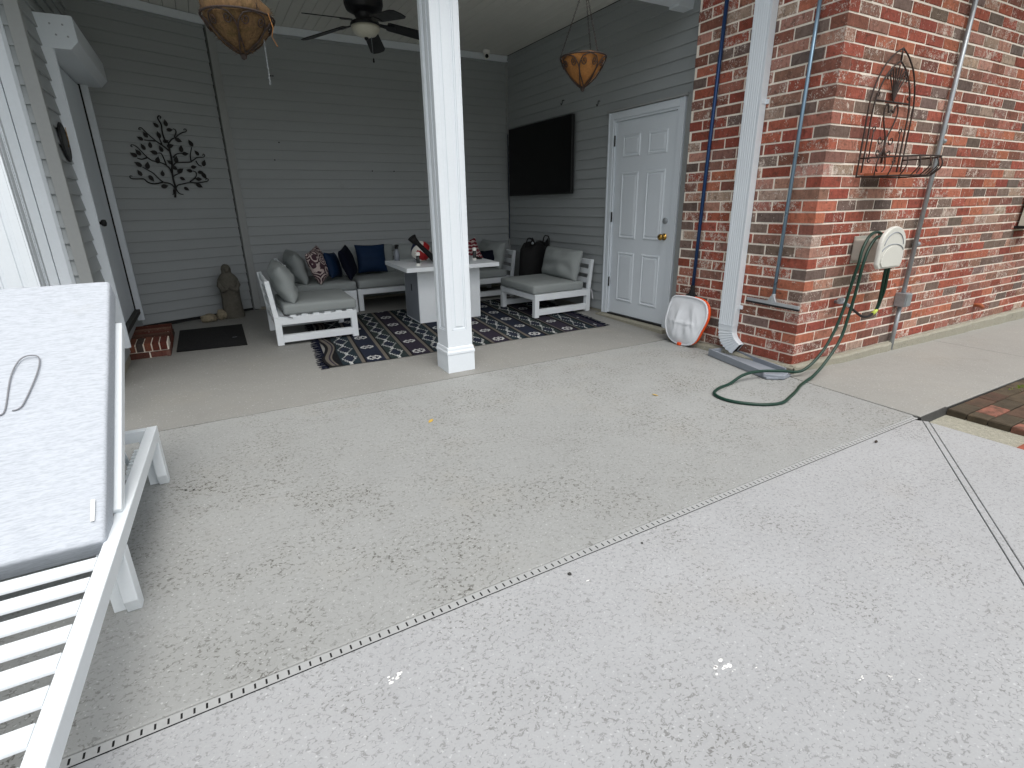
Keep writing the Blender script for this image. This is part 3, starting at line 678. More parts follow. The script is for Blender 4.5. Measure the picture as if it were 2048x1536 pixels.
rock((.01, 6.46, 0), (.05, .045, .06), 8., 'small upright mottled ornament touching the statue base')

# ------------------------------------------------------------------ wall tree art
def wallpt(cx, cy):
    """sketch coordinates of the tree -> metres along and up the angled wall"""
    x, y = cx/1000, cy/1000; q = -.07726*x - .01794*y + 1
    a, z = (.59314*x - .10474*y - .93205)/q, (-.10348*x - .5843*y + 2.12848)/q
    return SA + DA * a + NA * .032 + V((0, 0, z - .006))
ta = thing('tree_wall_art', 'black metal tree wall art with curling branches and leaves', 'wall art', wallpt(903, 1000))
BR = [[(903,1410),(905,1250),(885,1180),(865,1090),(855,1000),(855,880),(840,780),(815,680),(800,580),(760,550),(720,470),(700,380),(690,300),(650,230),(632,190),(650,160),(680,175),(675,200)],
 [(800,580),(850,520),(910,490),(960,450),(1010,420),(1060,405),(1075,385),(1050,360),(1030,375)], [(890,480),(915,420),(905,375),(870,360)],
 [(815,700),(740,640),(670,590),(600,540),(540,490),(470,430),(420,380),(385,345),(350,345),(345,370),(375,375)], [(600,545),(520,540),(430,530)], [(700,600),(670,530),(650,480)],
 [(850,1040),(820,970),(770,920),(700,885),(620,860),(540,840),(470,790),(400,720),(330,650),(270,610),(230,605),(225,630),(250,635)], [(470,800),(390,825),(320,805)], [(770,920),(730,820),(690,740),(640,730)],
 [(890,1260),(860,1220),(800,1190),(720,1175),(640,1110),(570,1040),(500,1000),(400,945)], [(720,1175),(640,1195),(560,1200),(480,1175),(430,1130),(380,1125),(260,1125),(215,1110),(210,1080),(245,1085)],
 [(915,1260),(950,1220),(1040,1200),(1130,1180),(1240,1190),(1330,1175),(1400,1160),(1410,1130),(1385,1120),(1370,1140)], [(1130,1170),(1200,1120),(1230,1070),(1215,1020),(1170,1005)], [(1190,1120),(1260,1125)],
 [(870,1100),(910,1065),(970,1040)], [(860,960),(890,900),(940,875),(1120,870),(1180,840),(1240,800),(1330,795),(1355,770),(1335,745),(1325,770)], [(1145,850),(1135,760),(1155,640)], [(1220,850),(1260,910),(1310,935)],
 [(870,800),(910,755),(970,735),(1050,745)], [(915,1270),(940,1320),(980,1355),(1030,1362)], [(880,1290),(880,1350),(865,1370)]]
for i, b in enumerate(BR):
    P = spline([wallpt(*q) for q in b], 4); n_ = len(P); r0 = .0095 if i == 0 else .0065
    part(MB().tube(P, [r0 * (1 - .45 * k / n_) for k in range(n_)], 6), 'trunk' if i == 0 else 'branch', MAT['art'], ta, smooth=True)
LV = [(605,300,2.4),(755,270,1.6),(820,375,.1),(650,450,1.8),(365,505,2.7),(445,450,2.1),(410,635,2.0),(520,605,1.5),(685,665,1.9),(575,720,2.9),(335,720,2.2),(265,755,2.6),(635,835,1.2),(335,900,2.6),(480,920,1.3),(360,1035,2.0),(540,1120,-1.0),(710,1040,1.5),(745,1240,.2),(830,620,.3),(955,535,-.4),(1140,580,2.0),(995,665,1.4),(1235,730,2.2),(1345,885,1.2),(1060,742,.1),(920,830,1.3),(820,870,2.5),(900,960,-.6),(985,1000,.6),(1120,1000,2.9),(1190,945,.2),(1295,1025,.1),(1350,1080,-1.),(1020,1125,-.5),(1270,1130,0.),(1275,1230,-.5),(1080,1280,-.6),(760,550,.3)]
UP = V((0,0,1))
for (cx, cy, an) in LV:
    s_ = random.uniform(.027, .036); c0 = wallpt(cx, cy) - NA*.004; ax = DA*cos(an) + UP*sin(an); bx = -DA*sin(an) + UP*cos(an)
    out = [(-1, 0), (-.75, .5), (-.2, .72), (.3, .55), (.65, .25), (1.05, 0), (.65, -.25), (.3, -.55), (-.2, -.72), (-.75, -.5)]
    part(MB().prism([c0 + ax*u*s_ + bx*v_*s_*.85 for u, v_ in out], NA*.003), 'leaf', MAT['art'], ta)

# ------------------------------------------------------------------ television
tv = thing('television', 'large black flat television mounted on the grey siding', 'television', (XW_R - .06, 6.0, 1.73))
part(MB().box((3.715, 5.225, 1.318), (3.752, 6.655, 2.14)), 'bezel', MAT['black'], tv, bevel=.004)
part(MB().box((3.7125, 5.237, 1.335), (3.7148, 6.643, 2.128)), 'screen', MAT['screen'], tv)
part(MB().box((3.7525, 5.7, 1.5), (3.784, 6.2, 1.95)), 'wall_mount', MAT['black'], tv)

# ------------------------------------------------------------------ soft furnishings
def pillow(wd, ht, th, seed=0, n=12, pinch=.07, wr=.006):
    mb = MB(); idx = {}
    for side in (1, -1):
        for i in range(n+1):
            for j in range(n+1):
                u, v_ = -1 + 2*i/n, -1 + 2*j/n
                if side == -1 and (i in (0, n) or j in (0, n)): idx[(side,i,j)] = idx[(1,i,j)]; continue
                k = (1 - abs(u)**2.4) * (1 - abs(v_)**2.4); z = th/2 * max(0, k)**.5 * side
                px = u * wd/2 * (1 - pinch*(1 - v_*v_)*(abs(u)**3)); py = v_ * ht/2 * (1 - pinch*(1 - u*u)*(abs(v_)**3))
                z += wr * mnoise.noise(V((u*2.2 + seed, v_*2.2, side*3.))) * (1 if k > .05 else 0)
                z += wr*.8 * sin(v_*9 + 3*mnoise.noise(V((u*1.5, v_, seed)))) * max(0, k) * .6
                idx[(side,i,j)] = len(mb.v); mb.v.append(V((px, py, z)))
        for i in range(n):
            for j in range(n):
                q = [idx[(side,i,j)], idx[(side,i+1,j)], idx[(side,i+1,j+1)], idx[(side,i,j+1)]]
                mb.f.append(tuple(q if side == 1 else reversed(q))); mb.m.append(0); mb.c.append(None)
    return mb
def stand(mb, c, yaw, lean):
    """pillow plane upright (height along z), its front towards yaw (0 = towards -Y), leaning back"""
    Mx = Matrix.Translation(V(c)) @ Matrix.Rotation(yaw, 4, 'Z') @ Matrix.Rotation(pi/2 - lean, 4, 'X')
    return mb.xf(Mx)
def seat_pad(x0, y0, x1, y1, z0, z1, seed=0):
    mb = MB(); n = 8
    for side in (0, 1):
        for i in range(n+1):
            for j in range(n+1):
                u, v_ = i/n, j/n; k = (1-(2*u-1)**6)*(1-(2*v_-1)**6)
                z = (z1 + .010*k + .004*mnoise.noise(V((u*3+seed, v_*3, 0))) - .004) if side else z0
                mb.v.append(V((x0+(x1-x0)*u, y0+(y1-y0)*v_, z)))
    m1 = (n+1)**2
    for i in range(n):
        for j in range(n):
            a = i*(n+1)+j; q = (a, a+n+1, a+n+2, a+1); mb.f.append(tuple(reversed(q))); mb.f.append(tuple(m1+k for k in q)); mb.m += [0,0]; mb.c += [None,None]
    ring = [i*(n+1) for i in range(n+1)] + [n*(n+1)+j for j in range(1,n+1)] + [i*(n+1)+n for i in range(n-1,-1,-1)] + [j for j in range(n-1,0,-1)]
    for k in range(len(ring)):
        a, b = ring[k], ring[(k+1) % len(ring)]; mb.f.append((a, b, m1+b, m1+a)); mb.m.append(0); mb.c.append(None)
    return mb

# sectional modules; local frame: seat front towards -Y, back at +Y, width along X, origin at the floor centre
def module(label, c, yaw, wd=.72, dp=.77, back=True, pads=1, zt=.6, seed=0, side_back=None, pillow_on=True, padlift=0.0):
    t = thing('sofa_seat', label, 'sofa', c, 'white framed sectional sofa seats'); TILT.append(t)
    T = Matrix.Translation(V(c)) @ Matrix.Rotation(yaw, 4, 'Z'); P = lambda mb, nm, mt, **k: part(mb.xf(T), nm, mt, t, **k)
    h = .255; b = .055
    for sx in (-1, 1):
        x = sx*(wd/2 - b/2 + .0); mb = MB()
        for y in (-dp/2 + b/2, dp/2 - b/2): mb.box((x-b/2, y-b/2, .004), (x+b/2, y+b/2, h - .068))
        mb.box((x-b/2, -dp/2, h-.068), (x+b/2, dp/2, h)).box((x-b/2, -dp/2+b, .028), (x+b/2, dp/2-b, .09))
        P(mb, 'side_frame', MAT['white'], bevel=.003)
    for y, zz in ((-dp/2 + b/2, h-.034), (dp/2 - b/2, h-.034)): P(MB().box((-wd/2+b, y-b/2+.003, zz-.03), (wd/2-b, y+b/2-.003, zz+.03)), 'cross_rail', MAT['white'], bevel=.003)
    ns = 7
    for k in range(ns):
        y = -dp/2 + .06 + (dp - .12)*k/(ns-1); ed = .004 if seed == 1 else .06; P(MB().box((-wd/2+ed, y-.027, h+.001 - (.012 if seed != 1 else 0)), (wd/2-ed, y+.027, h+.012 - (.012 if seed != 1 else 0))), 'slat', MAT['white'])
    if back:
        for sx in (-1, 1): P(MB().bar((sx*(wd/2-.02), dp/2-.02, h+.001), (sx*(wd/2-.02), dp/2+.012, zt), .036, .04, (0,1,0)), 'back_post', MAT['white'], bevel=.003)
        for k, z in enumerate((h+.09, h+.19, zt-.03)):
            yb = dp/2 - .02 + .032*(z-h)/(zt-h); P(MB().box((-wd/2+.04, yb-.01, z-.028), (wd/2-.04, yb+.01, z+.028)), 'back_slat', MAT['white'], bevel=.003)
    z0 = h + (.014 if seed == 1 else .003)
    for k in range(pads):
        a = -wd/2 + .01 + k*(wd-.02)/pads; bb = a + (wd-.02)/pads - .006
        P(seat_pad(a, -dp/2 - .01, bb, dp/2 - .09, z0, z0 + .095, seed+k), 'seat_cushion', MAT['cloth'], smooth=True, bevel=.022, seg=3)
        if back and pillow_on:
            pm = stand(pillow((wd-.03)/pads, .36, .19, seed + k*7, 16, .05, .020), (a + (wd-.02)/pads/2, dp/2 - .15, z0 + .255), 0, .24)
            for q_ in pm.v: q_ += V((0, .010*mnoise.noise(q_*7 + V((seed, 0, 0))), .004*mnoise.noise(q_*9)))
            P(pm, 'back_cushion', MAT['cloth'], smooth=True, sub=1)
    return t
left1 = module('left sofa seat with slatted back nearest the doormat', (.762, 5.35, 0), pi/2, .68, .72, seed=1, zt=.58)
module('corner sofa seat in the left rear holding the medallion pillow', (1.025, 6.40, 0), pi/2, .70, .71, seed=3, zt=.58)
module('wide rear sofa seat along the back wall behind the fire table', (2.04, 6.44, 0), 0, 1.27, .70, pads=2, seed=5, zt=.58)
module('right rear corner sofa seat behind the black bag', (3.06, 6.40, 0), -pi/2, .70, .72, seed=9, zt=.58)
rc = module('right sofa chair standing on the rug beside the panelled door', (3.325, 5.165, 0), -pi/2 + .03, .745, .755, seed=12, zt=.58)
# loose ties on the chairs
part(MB().tube([(3.70, 4.80, .27), (3.715, 4.775, .21), (3.73, 4.77, .14)], .004, 5).tube([(3.70, 4.80, .27), (3.705, 4.765, .23), (3.71, 4.76, .16)], .004, 5), 'cushion_tie', MAT['straph'], rc)
part(MB().tube([(.45, 5.008, .275), (.51, 5.002, .265), (.555, 5.0, .245)], .004, 5), 'cushion_tie', MAT['strap'], left1)

def throw(label, c, yaw, lean, sz, mt, seed, roll=0, th=.15):
    mb = stand(pillow(sz[0], sz[1], th, seed, 12, .10, .005).xf(Matrix.Rotation(roll, 4, 'Z')), c, yaw, lean)
    o = solo(mb, 'throw_pillow', mt, label, 'pillow', (c[0], c[1], c[2] - sz[1]/2), 'throw pillows on the sectional sofa', smooth=True, sub=1); TILT.append(o); return o
throw('medallion print pillow standing between grey cushion and blue pillows', (1.03, 6.18, .545), 1.0, .30, (.38, .38), MAT['medal'], 2, .18)
throw('slim dark blue pillow between medallion pillow and navy pillow', (1.20, 6.27, .52), 1.05, .25, (.33, .31), MAT['blue'], 4, -.1, .12)
throw('navy pillow leaning edge on beside the square blue pillow', (1.36, 6.22, .545), 1.1, .28, (.38, .37), MAT['navy'], 6, .12, .12)
throw('square deep blue pillow facing front left of the fire table', (1.685, 6.44, .545), .04, .25, (.39, .36), MAT['blue'], 8, -.02)
throw('red and white printed pillow behind the right table end', (2.90, 6.30, .55), -.35, .3, (.34, .34), MAT['redprint'], 10, .35)
throw('small navy pillow beside the red and white printed pillow', (3.13, 6.24, .48), -.5, .35, (.25, .23), MAT['navy'], 12, .1, .10)

# black bag between the right seats
bg_ = V((3.565, 5.76, 0))
bt = thing('black_bag', 'slouching black tote bag with straps between the right seats', 'bag', bg_); TILT.append(bt)
mb = MB(); nn = 24; pr = [(.20, .0), (.225, .06), (.215, .3), (.21, .5), (.20, .60), (.16, .665), (.09, .685), (.01, .68)]
for (rr, z) in pr:
    for jx in range(nn):
        a = 2*pi*jx/nn; k = 1 + .07*mnoise.noise(V((cos(a)*1.4, sin(a)*1.4, z*3))); mb.v.append(bg_ + V((rr*k*cos(a)*1.08, rr*k*sin(a)*.55, z + (.03*sin(a*3) if z > .55 else 0))))
for i in range(len(pr)-1):
    for jx in range(nn): mb.f.append((i*nn+jx, i*nn+(jx+1) % nn, (i+1)*nn+(jx+1) % nn, (i+1)*nn+jx)); mb.m.append(0); mb.c.append(None)
part(mb, 'bag_body', MAT['blackm'], bt, smooth=True)
for dx, hh in ((-.11, .10), (.13, .12)):
    part(MB().tube(spline([bg_ + V((dx-.05, -.03, .65)), bg_ + V((dx-.035, -.05, .65+hh)), bg_ + V((dx+.03, -.05, .65+hh*.9)), bg_ + V((dx+.05, -.03, .65))], 5), .008, 6), 'strap', MAT['blackm'], bt, smooth=True)
part(MB().prism([bg_ + V(q) for q in ((-.1,-.02,.66), (-.055,-.02,.76), (-.02,-.02,.70), (.03,-.02,.66))], (0,.012,0)).prism([bg_ + V(q) for q in ((.1,-.02,.65), (.17,-.02,.75), (.18,-.02,.66), (.22,-.02,.64))], (0,.012,0)), 'flap', MAT['blackm'], bt)
part(MB().lathe([(.001,-.018),(.014,-.01),(.016,.004),(.001,.02)], bg_ + V((-.10,-.09,.70)), 10), 'charm', MAT['galv'], bt, smooth=True)

# ------------------------------------------------------------------ fire table and what stands on it
tb = thing('fire_table', 'white square fire pit table with overhanging top on the rug', 'table', (2.145, 5.36, 0)); TILT.append(tb)
part(MB().box((1.637, 5.01, .558), (2.651, 5.72, .600)), 'tabletop', MAT['white'], tb, bevel=.003)
part(MB().box((1.80, 5.172, .004), (2.497, 5.60, .5575)), 'table_base', MAT['white'], tb, bevel=.002)
part(MB().box((1.812, 5.1695, .02), (2.485, 5.1718, .55)), 'front_panel', MAT['white'], tb)
part(MB().box((1.7975, 5.185, .02), (1.7998, 5.585, .55)), 'side_panel', MAT['splash'], tb)
part(MB().box((1.794, 5.36, .32), (1.7972, 5.38, .39)), 'door_pull', MAT['black'], tb)
part(MB().box((1.98, 5.25, .6002), (2.34, 5.50, .603)), 'burner_lid', MAT['trim'], tb)
def ball(c, rr, label):
    bm2 = bmesh.new(); bmesh.ops.create_uvsphere(bm2, u_segments=36, v_segments=24, radius=rr); mb = MB()
    Rm = Matrix.Rotation(.6, 4, 'Y') @ Matrix.Rotation(.5, 4, 'X')
    mb.v = [Rm @ v_.co + V(c) for v_ in bm2.verts]
    for fa in bm2.faces:
        q = fa.calc_center_median().normalized(); ax = max(range(3), key=lambda i: abs(q[i])); band = q[(ax+1) % 3] / max(.2, abs(q[ax])) * 1.5
        k = 0 if abs(band) > .62 else (1 if q[ax] * (1 if ax != 1 else -1) > 0 else 2)
        if ax == 0 and abs(band) > .62: k = 0
        mb.f.append(tuple(v_.index for v_ in fa.verts)); mb.m.append(k); mb.c.append(None)
    bm2.free()
    o = solo(mb, 'volleyball', [MAT['ballw'], MAT['ballr'], MAT['ballb']], label, 'ball', (c[0], c[1], c[2]-rr), smooth=True); TILT.append(o); return o
ball((1.955, 5.44, .601 + .106), .106, 'red white and blue volleyball on the white fire table')
O_ = V((-.085, -.29, -.022))
bl = thing('leaf_blower', 'black handheld blower with flared nozzle leaning against the ball', 'blower', V((2.16, 5.48, .622)) + O_); TILT.append(bl)
sh = lambda L_: [V(q) + O_ for q in L_]
part(MB().tube(sh([(1.868, 5.50, .895), (1.89, 5.50, .865), (1.935, 5.50, .825), (2.02, 5.50, .74), (2.12, 5.49, .64)]), [.045, .036, .022, .026, .034], 12), 'nozzle', MAT['blackm'], bl, smooth=True)
part(MB().tube(sh([(2.105, 5.49, .665), (2.15, 5.49, .72), (2.165, 5.49, .82), (2.16, 5.49, .90), (2.17, 5.49, .94)]), [.04, .07, .07, .05, .02], 12), 'motor_housing', MAT['blackm'], bl, smooth=True)
def lantern(c, label):
    t = thing('table_lantern', label, 'lantern', c, 'small table lanterns'); TILT.append(t)
    part(MB().lathe([(.022, 0), (.022, .020), (.017, .024)], c, 14), 'foot', MAT['paper'], t)
    part(MB().lathe([(.018, .0245), (.018, .10)], c, 14), 'glass', MAT['clear'], t, smooth=True)
    part(MB().lathe([(.022, .101), (.022, .128), (.012, .134)], c, 14), 'cap', MAT['paper'], t)
lantern((1.81, 5.14, .601), 'small white capped lantern on the table left of the column')
lantern((2.49, 5.26, .601), 'small white capped lantern on the table right of the column')
bo = thing('spray_bottle', 'small grey bottle with dark cap at the rear table edge', 'bottle', (1.76, 5.66, .601)); TILT.append(bo)
c_ = (1.76, 5.66, .601)
part(MB().lathe([(.028, 0), (.03, .05), (.024, .09), (.015, .12)], c_, 14), 'bottle_body', MAT['splash'], bo, smooth=True)
part(MB().lathe([(.017, .121), (.019, .14), (.012, .155)], c_, 12).box((1.745, 5.62, .75), (1.775, 5.67, .765)), 'pump_cap', MAT['blackm'], bo)
TILT.append(solo(MB().box((2.56, 5.30, .6005), (2.60, 5.45, .617)), 'remote_control', MAT['blackm'], 'black remote control on the right end of the fire table', 'remote', (2.58, 5.38, .6005), bevel=.004))

# ------------------------------------------------------------------ woven rug, one face per woven cell
rg = thing('patterned_rug', 'navy woven rug with white diamonds and flowers under the fire table', 'rug', (2.05, 4.9, 0)); TILT.append(rg)
NAVY, TEAL, BLK, TAN, WHT, PUR, GRN = (lin(c) for c in ((30, 36, 50), (30, 42, 48), (15, 16, 20), (96, 91, 84), (176, 178, 176), (42, 38, 50), (38, 48, 48)))
CX_, CY_ = 196, 124; UX, VY = 2.74, 1.80
def rug_col(u, v_):
    x = u * UX; y = v_ * VY; per = .39; ph = (x - .185) / (per/2); k = math.floor(ph + .5); lx = x - .185 - k*(per/2)      # distance to the motif axis
    if x < .07 or x > UX - .05: return TAN if .03 < x < .052 else (BLK if x < .03 or .052 < x < .06 else PUR)
    sd = per/4 - abs(lx)
    if sd < .021: return BLK if (sd < .004 or sd > .014) else TAN
    base = (TEAL, NAVY, GRN, PUR)[k % 4]; cs = .014
    if k % 2 == 0:      # chain of slanted diamonds drawn in dashes
        q = .275; yy = (y - .035) % q - q/2; dmd = abs(lx)/.062 + abs(yy)/(q/2)
        if .80 < dmd < 1.08: return WHT if (int((y + 5)/cs) % 2 == 0 or abs(lx) < .012) else base
        return NAVY if dmd < .8 else base
    yy = (y + .075) % .345 - .1725
    a, b = int(abs(lx)/cs), int(abs(yy)/cs)
    if (a, b) in ((0,2),(1,2),(1,3),(2,2),(2,1),(3,1),(3,0)) or (a == 0 and b == 0): return WHT
    return base
rm = MB(); x0, y0 = .665, 4.14
for i in range(CX_+1):
    for j in range(CY_+1):
        u, v_ = i/CX_, j/CY_; zz = .006 + .0035*max(0, mnoise.noise(V((u*7, v_*4, 2.))))
        if u < .06: zz += .018*(1-u/.06)*max(0, sin(v_*9 + 1.2))*max(0,1-v_*1.5)
        rm.v.append(V((x0 + u*UX + .09*v_*VY - (.03*sin(v_*14) if u < .04 else 0), y0 + v_*VY + .008*sin(u*23), zz)))
for i in range(CX_):
    for j in range(CY_):
        a = i*(CY_+1)+j; rm.f.append((a, a+CY_+1, a+CY_+2, a+1)); rm.m.append(0); c = rug_col((i+.5)/CX_, (j+.5)/CY_); rm.c.append((*c, 1))
part(rm, 'rug_field', MAT['rug'], rg, recalc=False)
for end in (0, 1):
    fr = MB()
    for k in range(120):
        v_ = k/119; bx = x0 + end*UX + .09*v_*VY; by = y0 + v_*VY; sg = -1 if end == 0 else 1; L = random.uniform(.05, .085)
        p = V((bx - sg*.004, by, .006)); q = p + V((sg*L, random.uniform(-.025,.025), -.002)); sd = V((0, .006, 0))
        fr.add([p - sd, p + sd, q + sd*.6, q - sd*.6, p + V((0,0,.005)), q + V((0,0,.003))], [(0,1,4),(1,2,5,4),(2,3,5),(3,0,4,5),(0,3,2,1)])
    part(fr, 'fringe', MAT['navy'], rg, stuff=True)

# ------------------------------------------------------------------ ceiling fan, camera, hooks
FC = V((1.532, 5.275, 2.79))
fn = thing('ceiling_fan', 'black five blade ceiling fan with frosted bowl light', 'fan', FC)
part(MB().lathe([(.02, .234), (.08, .233), (.075, .215), (.05, .205), (.045, .19)], FC, 20), 'canopy', MAT['fanblk'], fn, smooth=True)
part(MB().lathe([(.03, .20), (.10, .195), (.155, .165), (.165, .12), (.165, .07), (.15, .03), (.09, .0), (.075, -.03), (.075, -.055), (.12, -.06), (.128, -.075), (.128, -.09)], FC, 32), 'motor_housing', MAT['fanblk'], fn, smooth=False, bevel=.004)
part(MB().lathe([(.122, -.088), (.118, -.12), (.085, -.155), (.03, -.172), (.001, -.174)], FC, 28), 'light_bowl', MAT['glass'], fn, smooth=True)
part(MB().lathe([(.001, -.16), (.018, -.172), (.018, -.185), (.008, -.195)], FC, 12), 'finial', MAT['fanblk'], fn)
for k in range(5):
    an = rad(64 + 72*k); T = Matrix.Translation(FC + V((0,0,-.045))) @ Matrix.Rotation(an, 4, 'Z') @ Matrix.Rotation(.15, 4, 'Y') @ Matrix.Rotation(rad(-13), 4, 'X')
    out = [(.19, -.052), (.21, -.062), (.58, -.072), (.625, -.055), (.64, 0), (.625, .055), (.58, .072), (.21, .062), (.19, .052)]
    part(MB().prism([(a, b, -.004) for a, b in out], (0, 0, .007)).xf(T), 'blade', MAT['fanblk'], fn, bevel=.002)
    part(MB().prism([(a, b, -.011) for a, b in ((.08,-.018),(.16,-.022),(.25,-.04),(.265,0),(.25,.04),(.16,.022),(.08,.018))], (0,0,.006)).xf(T), 'blade_iron', MAT['fanblk'], fn)
pcn = FC + V((.035, -.03, -.17))
part(MB().tube([pcn, pcn - V((-.004,0,.17))], .0022, 6), 'pull_chain', MAT['galv'], fn)
part(MB().lathe([(.001, -.03), (.008, -.022), (.007, 0), (.002, .008)], pcn - V((-.004,0,.17)), 10), 'chain_fob', MAT['blackm'], fn, smooth=True)
sc = thing('security_camera', 'small white dome camera in the porch ceiling corner', 'camera', (3.44, 6.69, ZC))
part(MB().lathe([(.048, 0), (.048, -.022), (.036, -.036)], (3.44, 6.69, ZC), 18), 'mount', MAT['paper'], sc)
part(MB().lathe([(.001, -.10), (.022, -.094), (.034, -.072), (.036, -.05), (.03, -.034)], (3.44, 6.69, ZC), 18), 'eyeball', MAT['paper'], sc, smooth=True)
part(MB().lathe([(.022, 0), (.022, .012), (.001, .014)], n=14).xf(Matrix.Translation((3.428, 6.662, ZC - .066)) @ V((-.35, -.75, -.5)).to_track_quat('Z','Y').to_matrix().to_4x4()), 'lens', MAT['blackm'], sc)
for i, (p, lab) in enumerate((((3.775, 5.489, 2.291), 'small black hook on the television wall under the hanging basket'), ((3.775, 4.84, 2.185), 'small black hook on the siding above the television edge'))):
    P = spline([V(p) + V(q) for q in ((.014, 0, .02), (-.01, 0, .02), (-.012, 0, -.005), (-.024, 0, -.028), (-.032, 0, -.01))], 4)
    o = solo(MB().tube(P, .004, 6), 'wall_hook', MAT['black'], lab, 'hook', p, 'small black wall hooks', smooth=True)
cdp = spline([(3.775, 6.785, 2.1), (3.772, 6.782, 1.6), (3.778, 6.783, 1.1), (3.77, 6.77, .75)], 6)
solo(MB().tube(cdp, .006, 6), 'wall_cable', MAT['blue'], 'thin blue cable hanging down the back corner beside the television', 'cable', (3.775, 6.78, .75), smooth=True)

# ------------------------------------------------------------------ hanging baskets
def basket(c, R_, H_, label, mliner, overflow, seed):
    t = thing('hanging_basket', label, 'hanging basket', c, 'coconut lined hanging baskets'); c = V(c)
    rim_r = lambda a: R_
    prof = [(R_, 0), (R_*.97, -.10*H_), (R_*.82, -.38*H_), (R_*.55, -.68*H_), (R_*.25, -.90*H_), (.012, -H_)]
    def surf(a, s_):
        s_ = max(0, min(1, s_)) * (len(prof) - 1); i = min(int(s_), len(prof)-2); k = s_ - i
        rr = prof[i][0]*(1-k) + prof[i+1][0]*k; z = prof[i][1]*(1-k) + prof[i+1][1]*k
        return c + V((rr*cos(a), rr*sin(a), z))
    fr = MB().tube([surf(2*pi*k/32, 0) for k in range(32)], .0055, 6, closed=True)
    part(fr, 'rim_ring', MAT['iron'], t, smooth=True)
    n = 6
    for k in range(n):
        a0 = 2*pi*k/n + seed; mb = MB()
        for sg in (-1, 1):
            mb.tube([surf(a0 + sg*(.52*sin(pi*min(1, q*1.05))**.8), .04 + .94*q) for q in [i/12 for i in range(13)]], .0042, 5)
            mb.tube([surf(a0 + sg*(.25 + .13*(1-i/16.)*cos(i*.62)), .30 + .10*(1-i/16.)*sin(i*.62)) for i in range(15)], .0035, 5)
        part(mb, 'scroll', MAT['iron'], t, smooth=True)
    part(MB().lathe([(.014, -H_+.012), (.018, -H_-.004), (.012, -H_-.02), (.002, -H_-.026)], c, 10), 'finial', MAT['iron'], t)
    ln = MB(); nn, kk = 40, 18
    for i in range(kk+1):
        for j in range(nn):
            a = 2*pi*j/nn; p = surf(a, i/kk); o_ = (p - c); rad_ = V((o_.x, o_.y, 0)); bul = .93 + .05*mnoise.noise(V((cos(a)*3, sin(a)*3, i*.5 + seed)))
            q = c + V((rad_.x*bul, rad_.y*bul, o_.z*.96 + (overflow*(1 + .5*mnoise.noise(V((cos(a)*2, sin(a)*2, seed)))) if i == 0 else 0)))
            ln.v.append(q)
    for i in range(kk):
        for j in range(nn): ln.f.append((i*nn+j, i*nn+(j+1) % nn, (i+1)*nn+(j+1) % nn, (i+1)*nn+j)); ln.m.append(0); ln.c.append(None)
    ln.f.append(tuple(range(nn))); ln.m.append(0); ln.c.append(None)
    part(ln, 'fibre_liner', mliner, t, smooth=True)
    fb = MB(); nf = 900 if overflow > .02 else 350
    for k in range(nf):
        a = random.uniform(0, 2*pi); s_ = random.uniform(-.02, .95) if overflow > .02 else random.uniform(-.05, .9)
        p = surf(a, s_); o_ = (p - c); p = c + V((o_.x*.95, o_.y*.95, o_.z + (random.uniform(0, overflow) if s_ < .1 else 0)))
        out = V((cos(a), sin(a), random.uniform(-.4, .9))).normalized(); L = random.uniform(.012, .034) * (1.2 if overflow > .02 else .7)
        sdv = V((-sin(a), cos(a), random.uniform(-.8,.8))).normalized(); q = p + out*L*.5 + sdv*L*random.uniform(-1,1); w_ = V((0,0,.0011))
        fb.add([p - w_, p + w_, q], [(0,1,2)])
    part(fb, 'loose_fibres', mliner, t, stuff=True, recalc=False)
    top = V((c.x, c.y + 0, 2.719))
    for k in range(3):
        a = seed*.7 + 2*pi*k/3 + .4; p = surf(a, 0); mb = MB(); P = [p.lerp(top, i/22) for i in range(23)]
        for i in range(22):
            q = (P[i+1] - P[i]); sd = q.cross(V((1,.3,0))).normalized() * .005 if i % 2 else q.cross(V((.3,1,0))).normalized() * .005
            mid_ = (P[i] + P[i+1]) / 2; mb.tube([P[i], mid_ + sd, P[i+1] , mid_ - sd], .0021, 4, closed=True)
        part(mb, 'chain', MAT['iron'], t)
    part(MB().tube([top - V((0,0,.06)), top - V((.012,0,.03)), top], .004, 6), 'hook', MAT['iron'], t)
    return t
basket((2.70, 3.67, 2.245), .172, .20, 'neat pale coconut basket hanging right of the white column', MAT['coir2'], .008, .2)
lb = basket((.362, 3.67, 2.205), .185, .175, 'shaggy coconut basket hanging at left with loose chain', MAT['coir'], .055, .9)
mb = MB(); P = [V((.47, 3.60, 2.10 - .014*i)) for i in range(17)]
for i in range(16): mb.tube([P[i], (P[i]+P[i+1])/2 + V((.004,0,0)) if i % 2 else (P[i]+P[i+1])/2 + V((0,.004,0)), P[i+1], (P[i]+P[i+1])/2 - (V((.004,0,0)) if i % 2 else V((0,.004,0)))], .0014, 4, closed=True)
part(mb, 'dangling_chain', MAT['galv'], lb)
part(MB().tube([(.50, 3.53, 2.21), (.515, 3.52, 2.14), (.505, 3.535, 2.10), (.53, 3.55, 2.06)], .0022, 5), 'string', MAT['coir2'], lb)

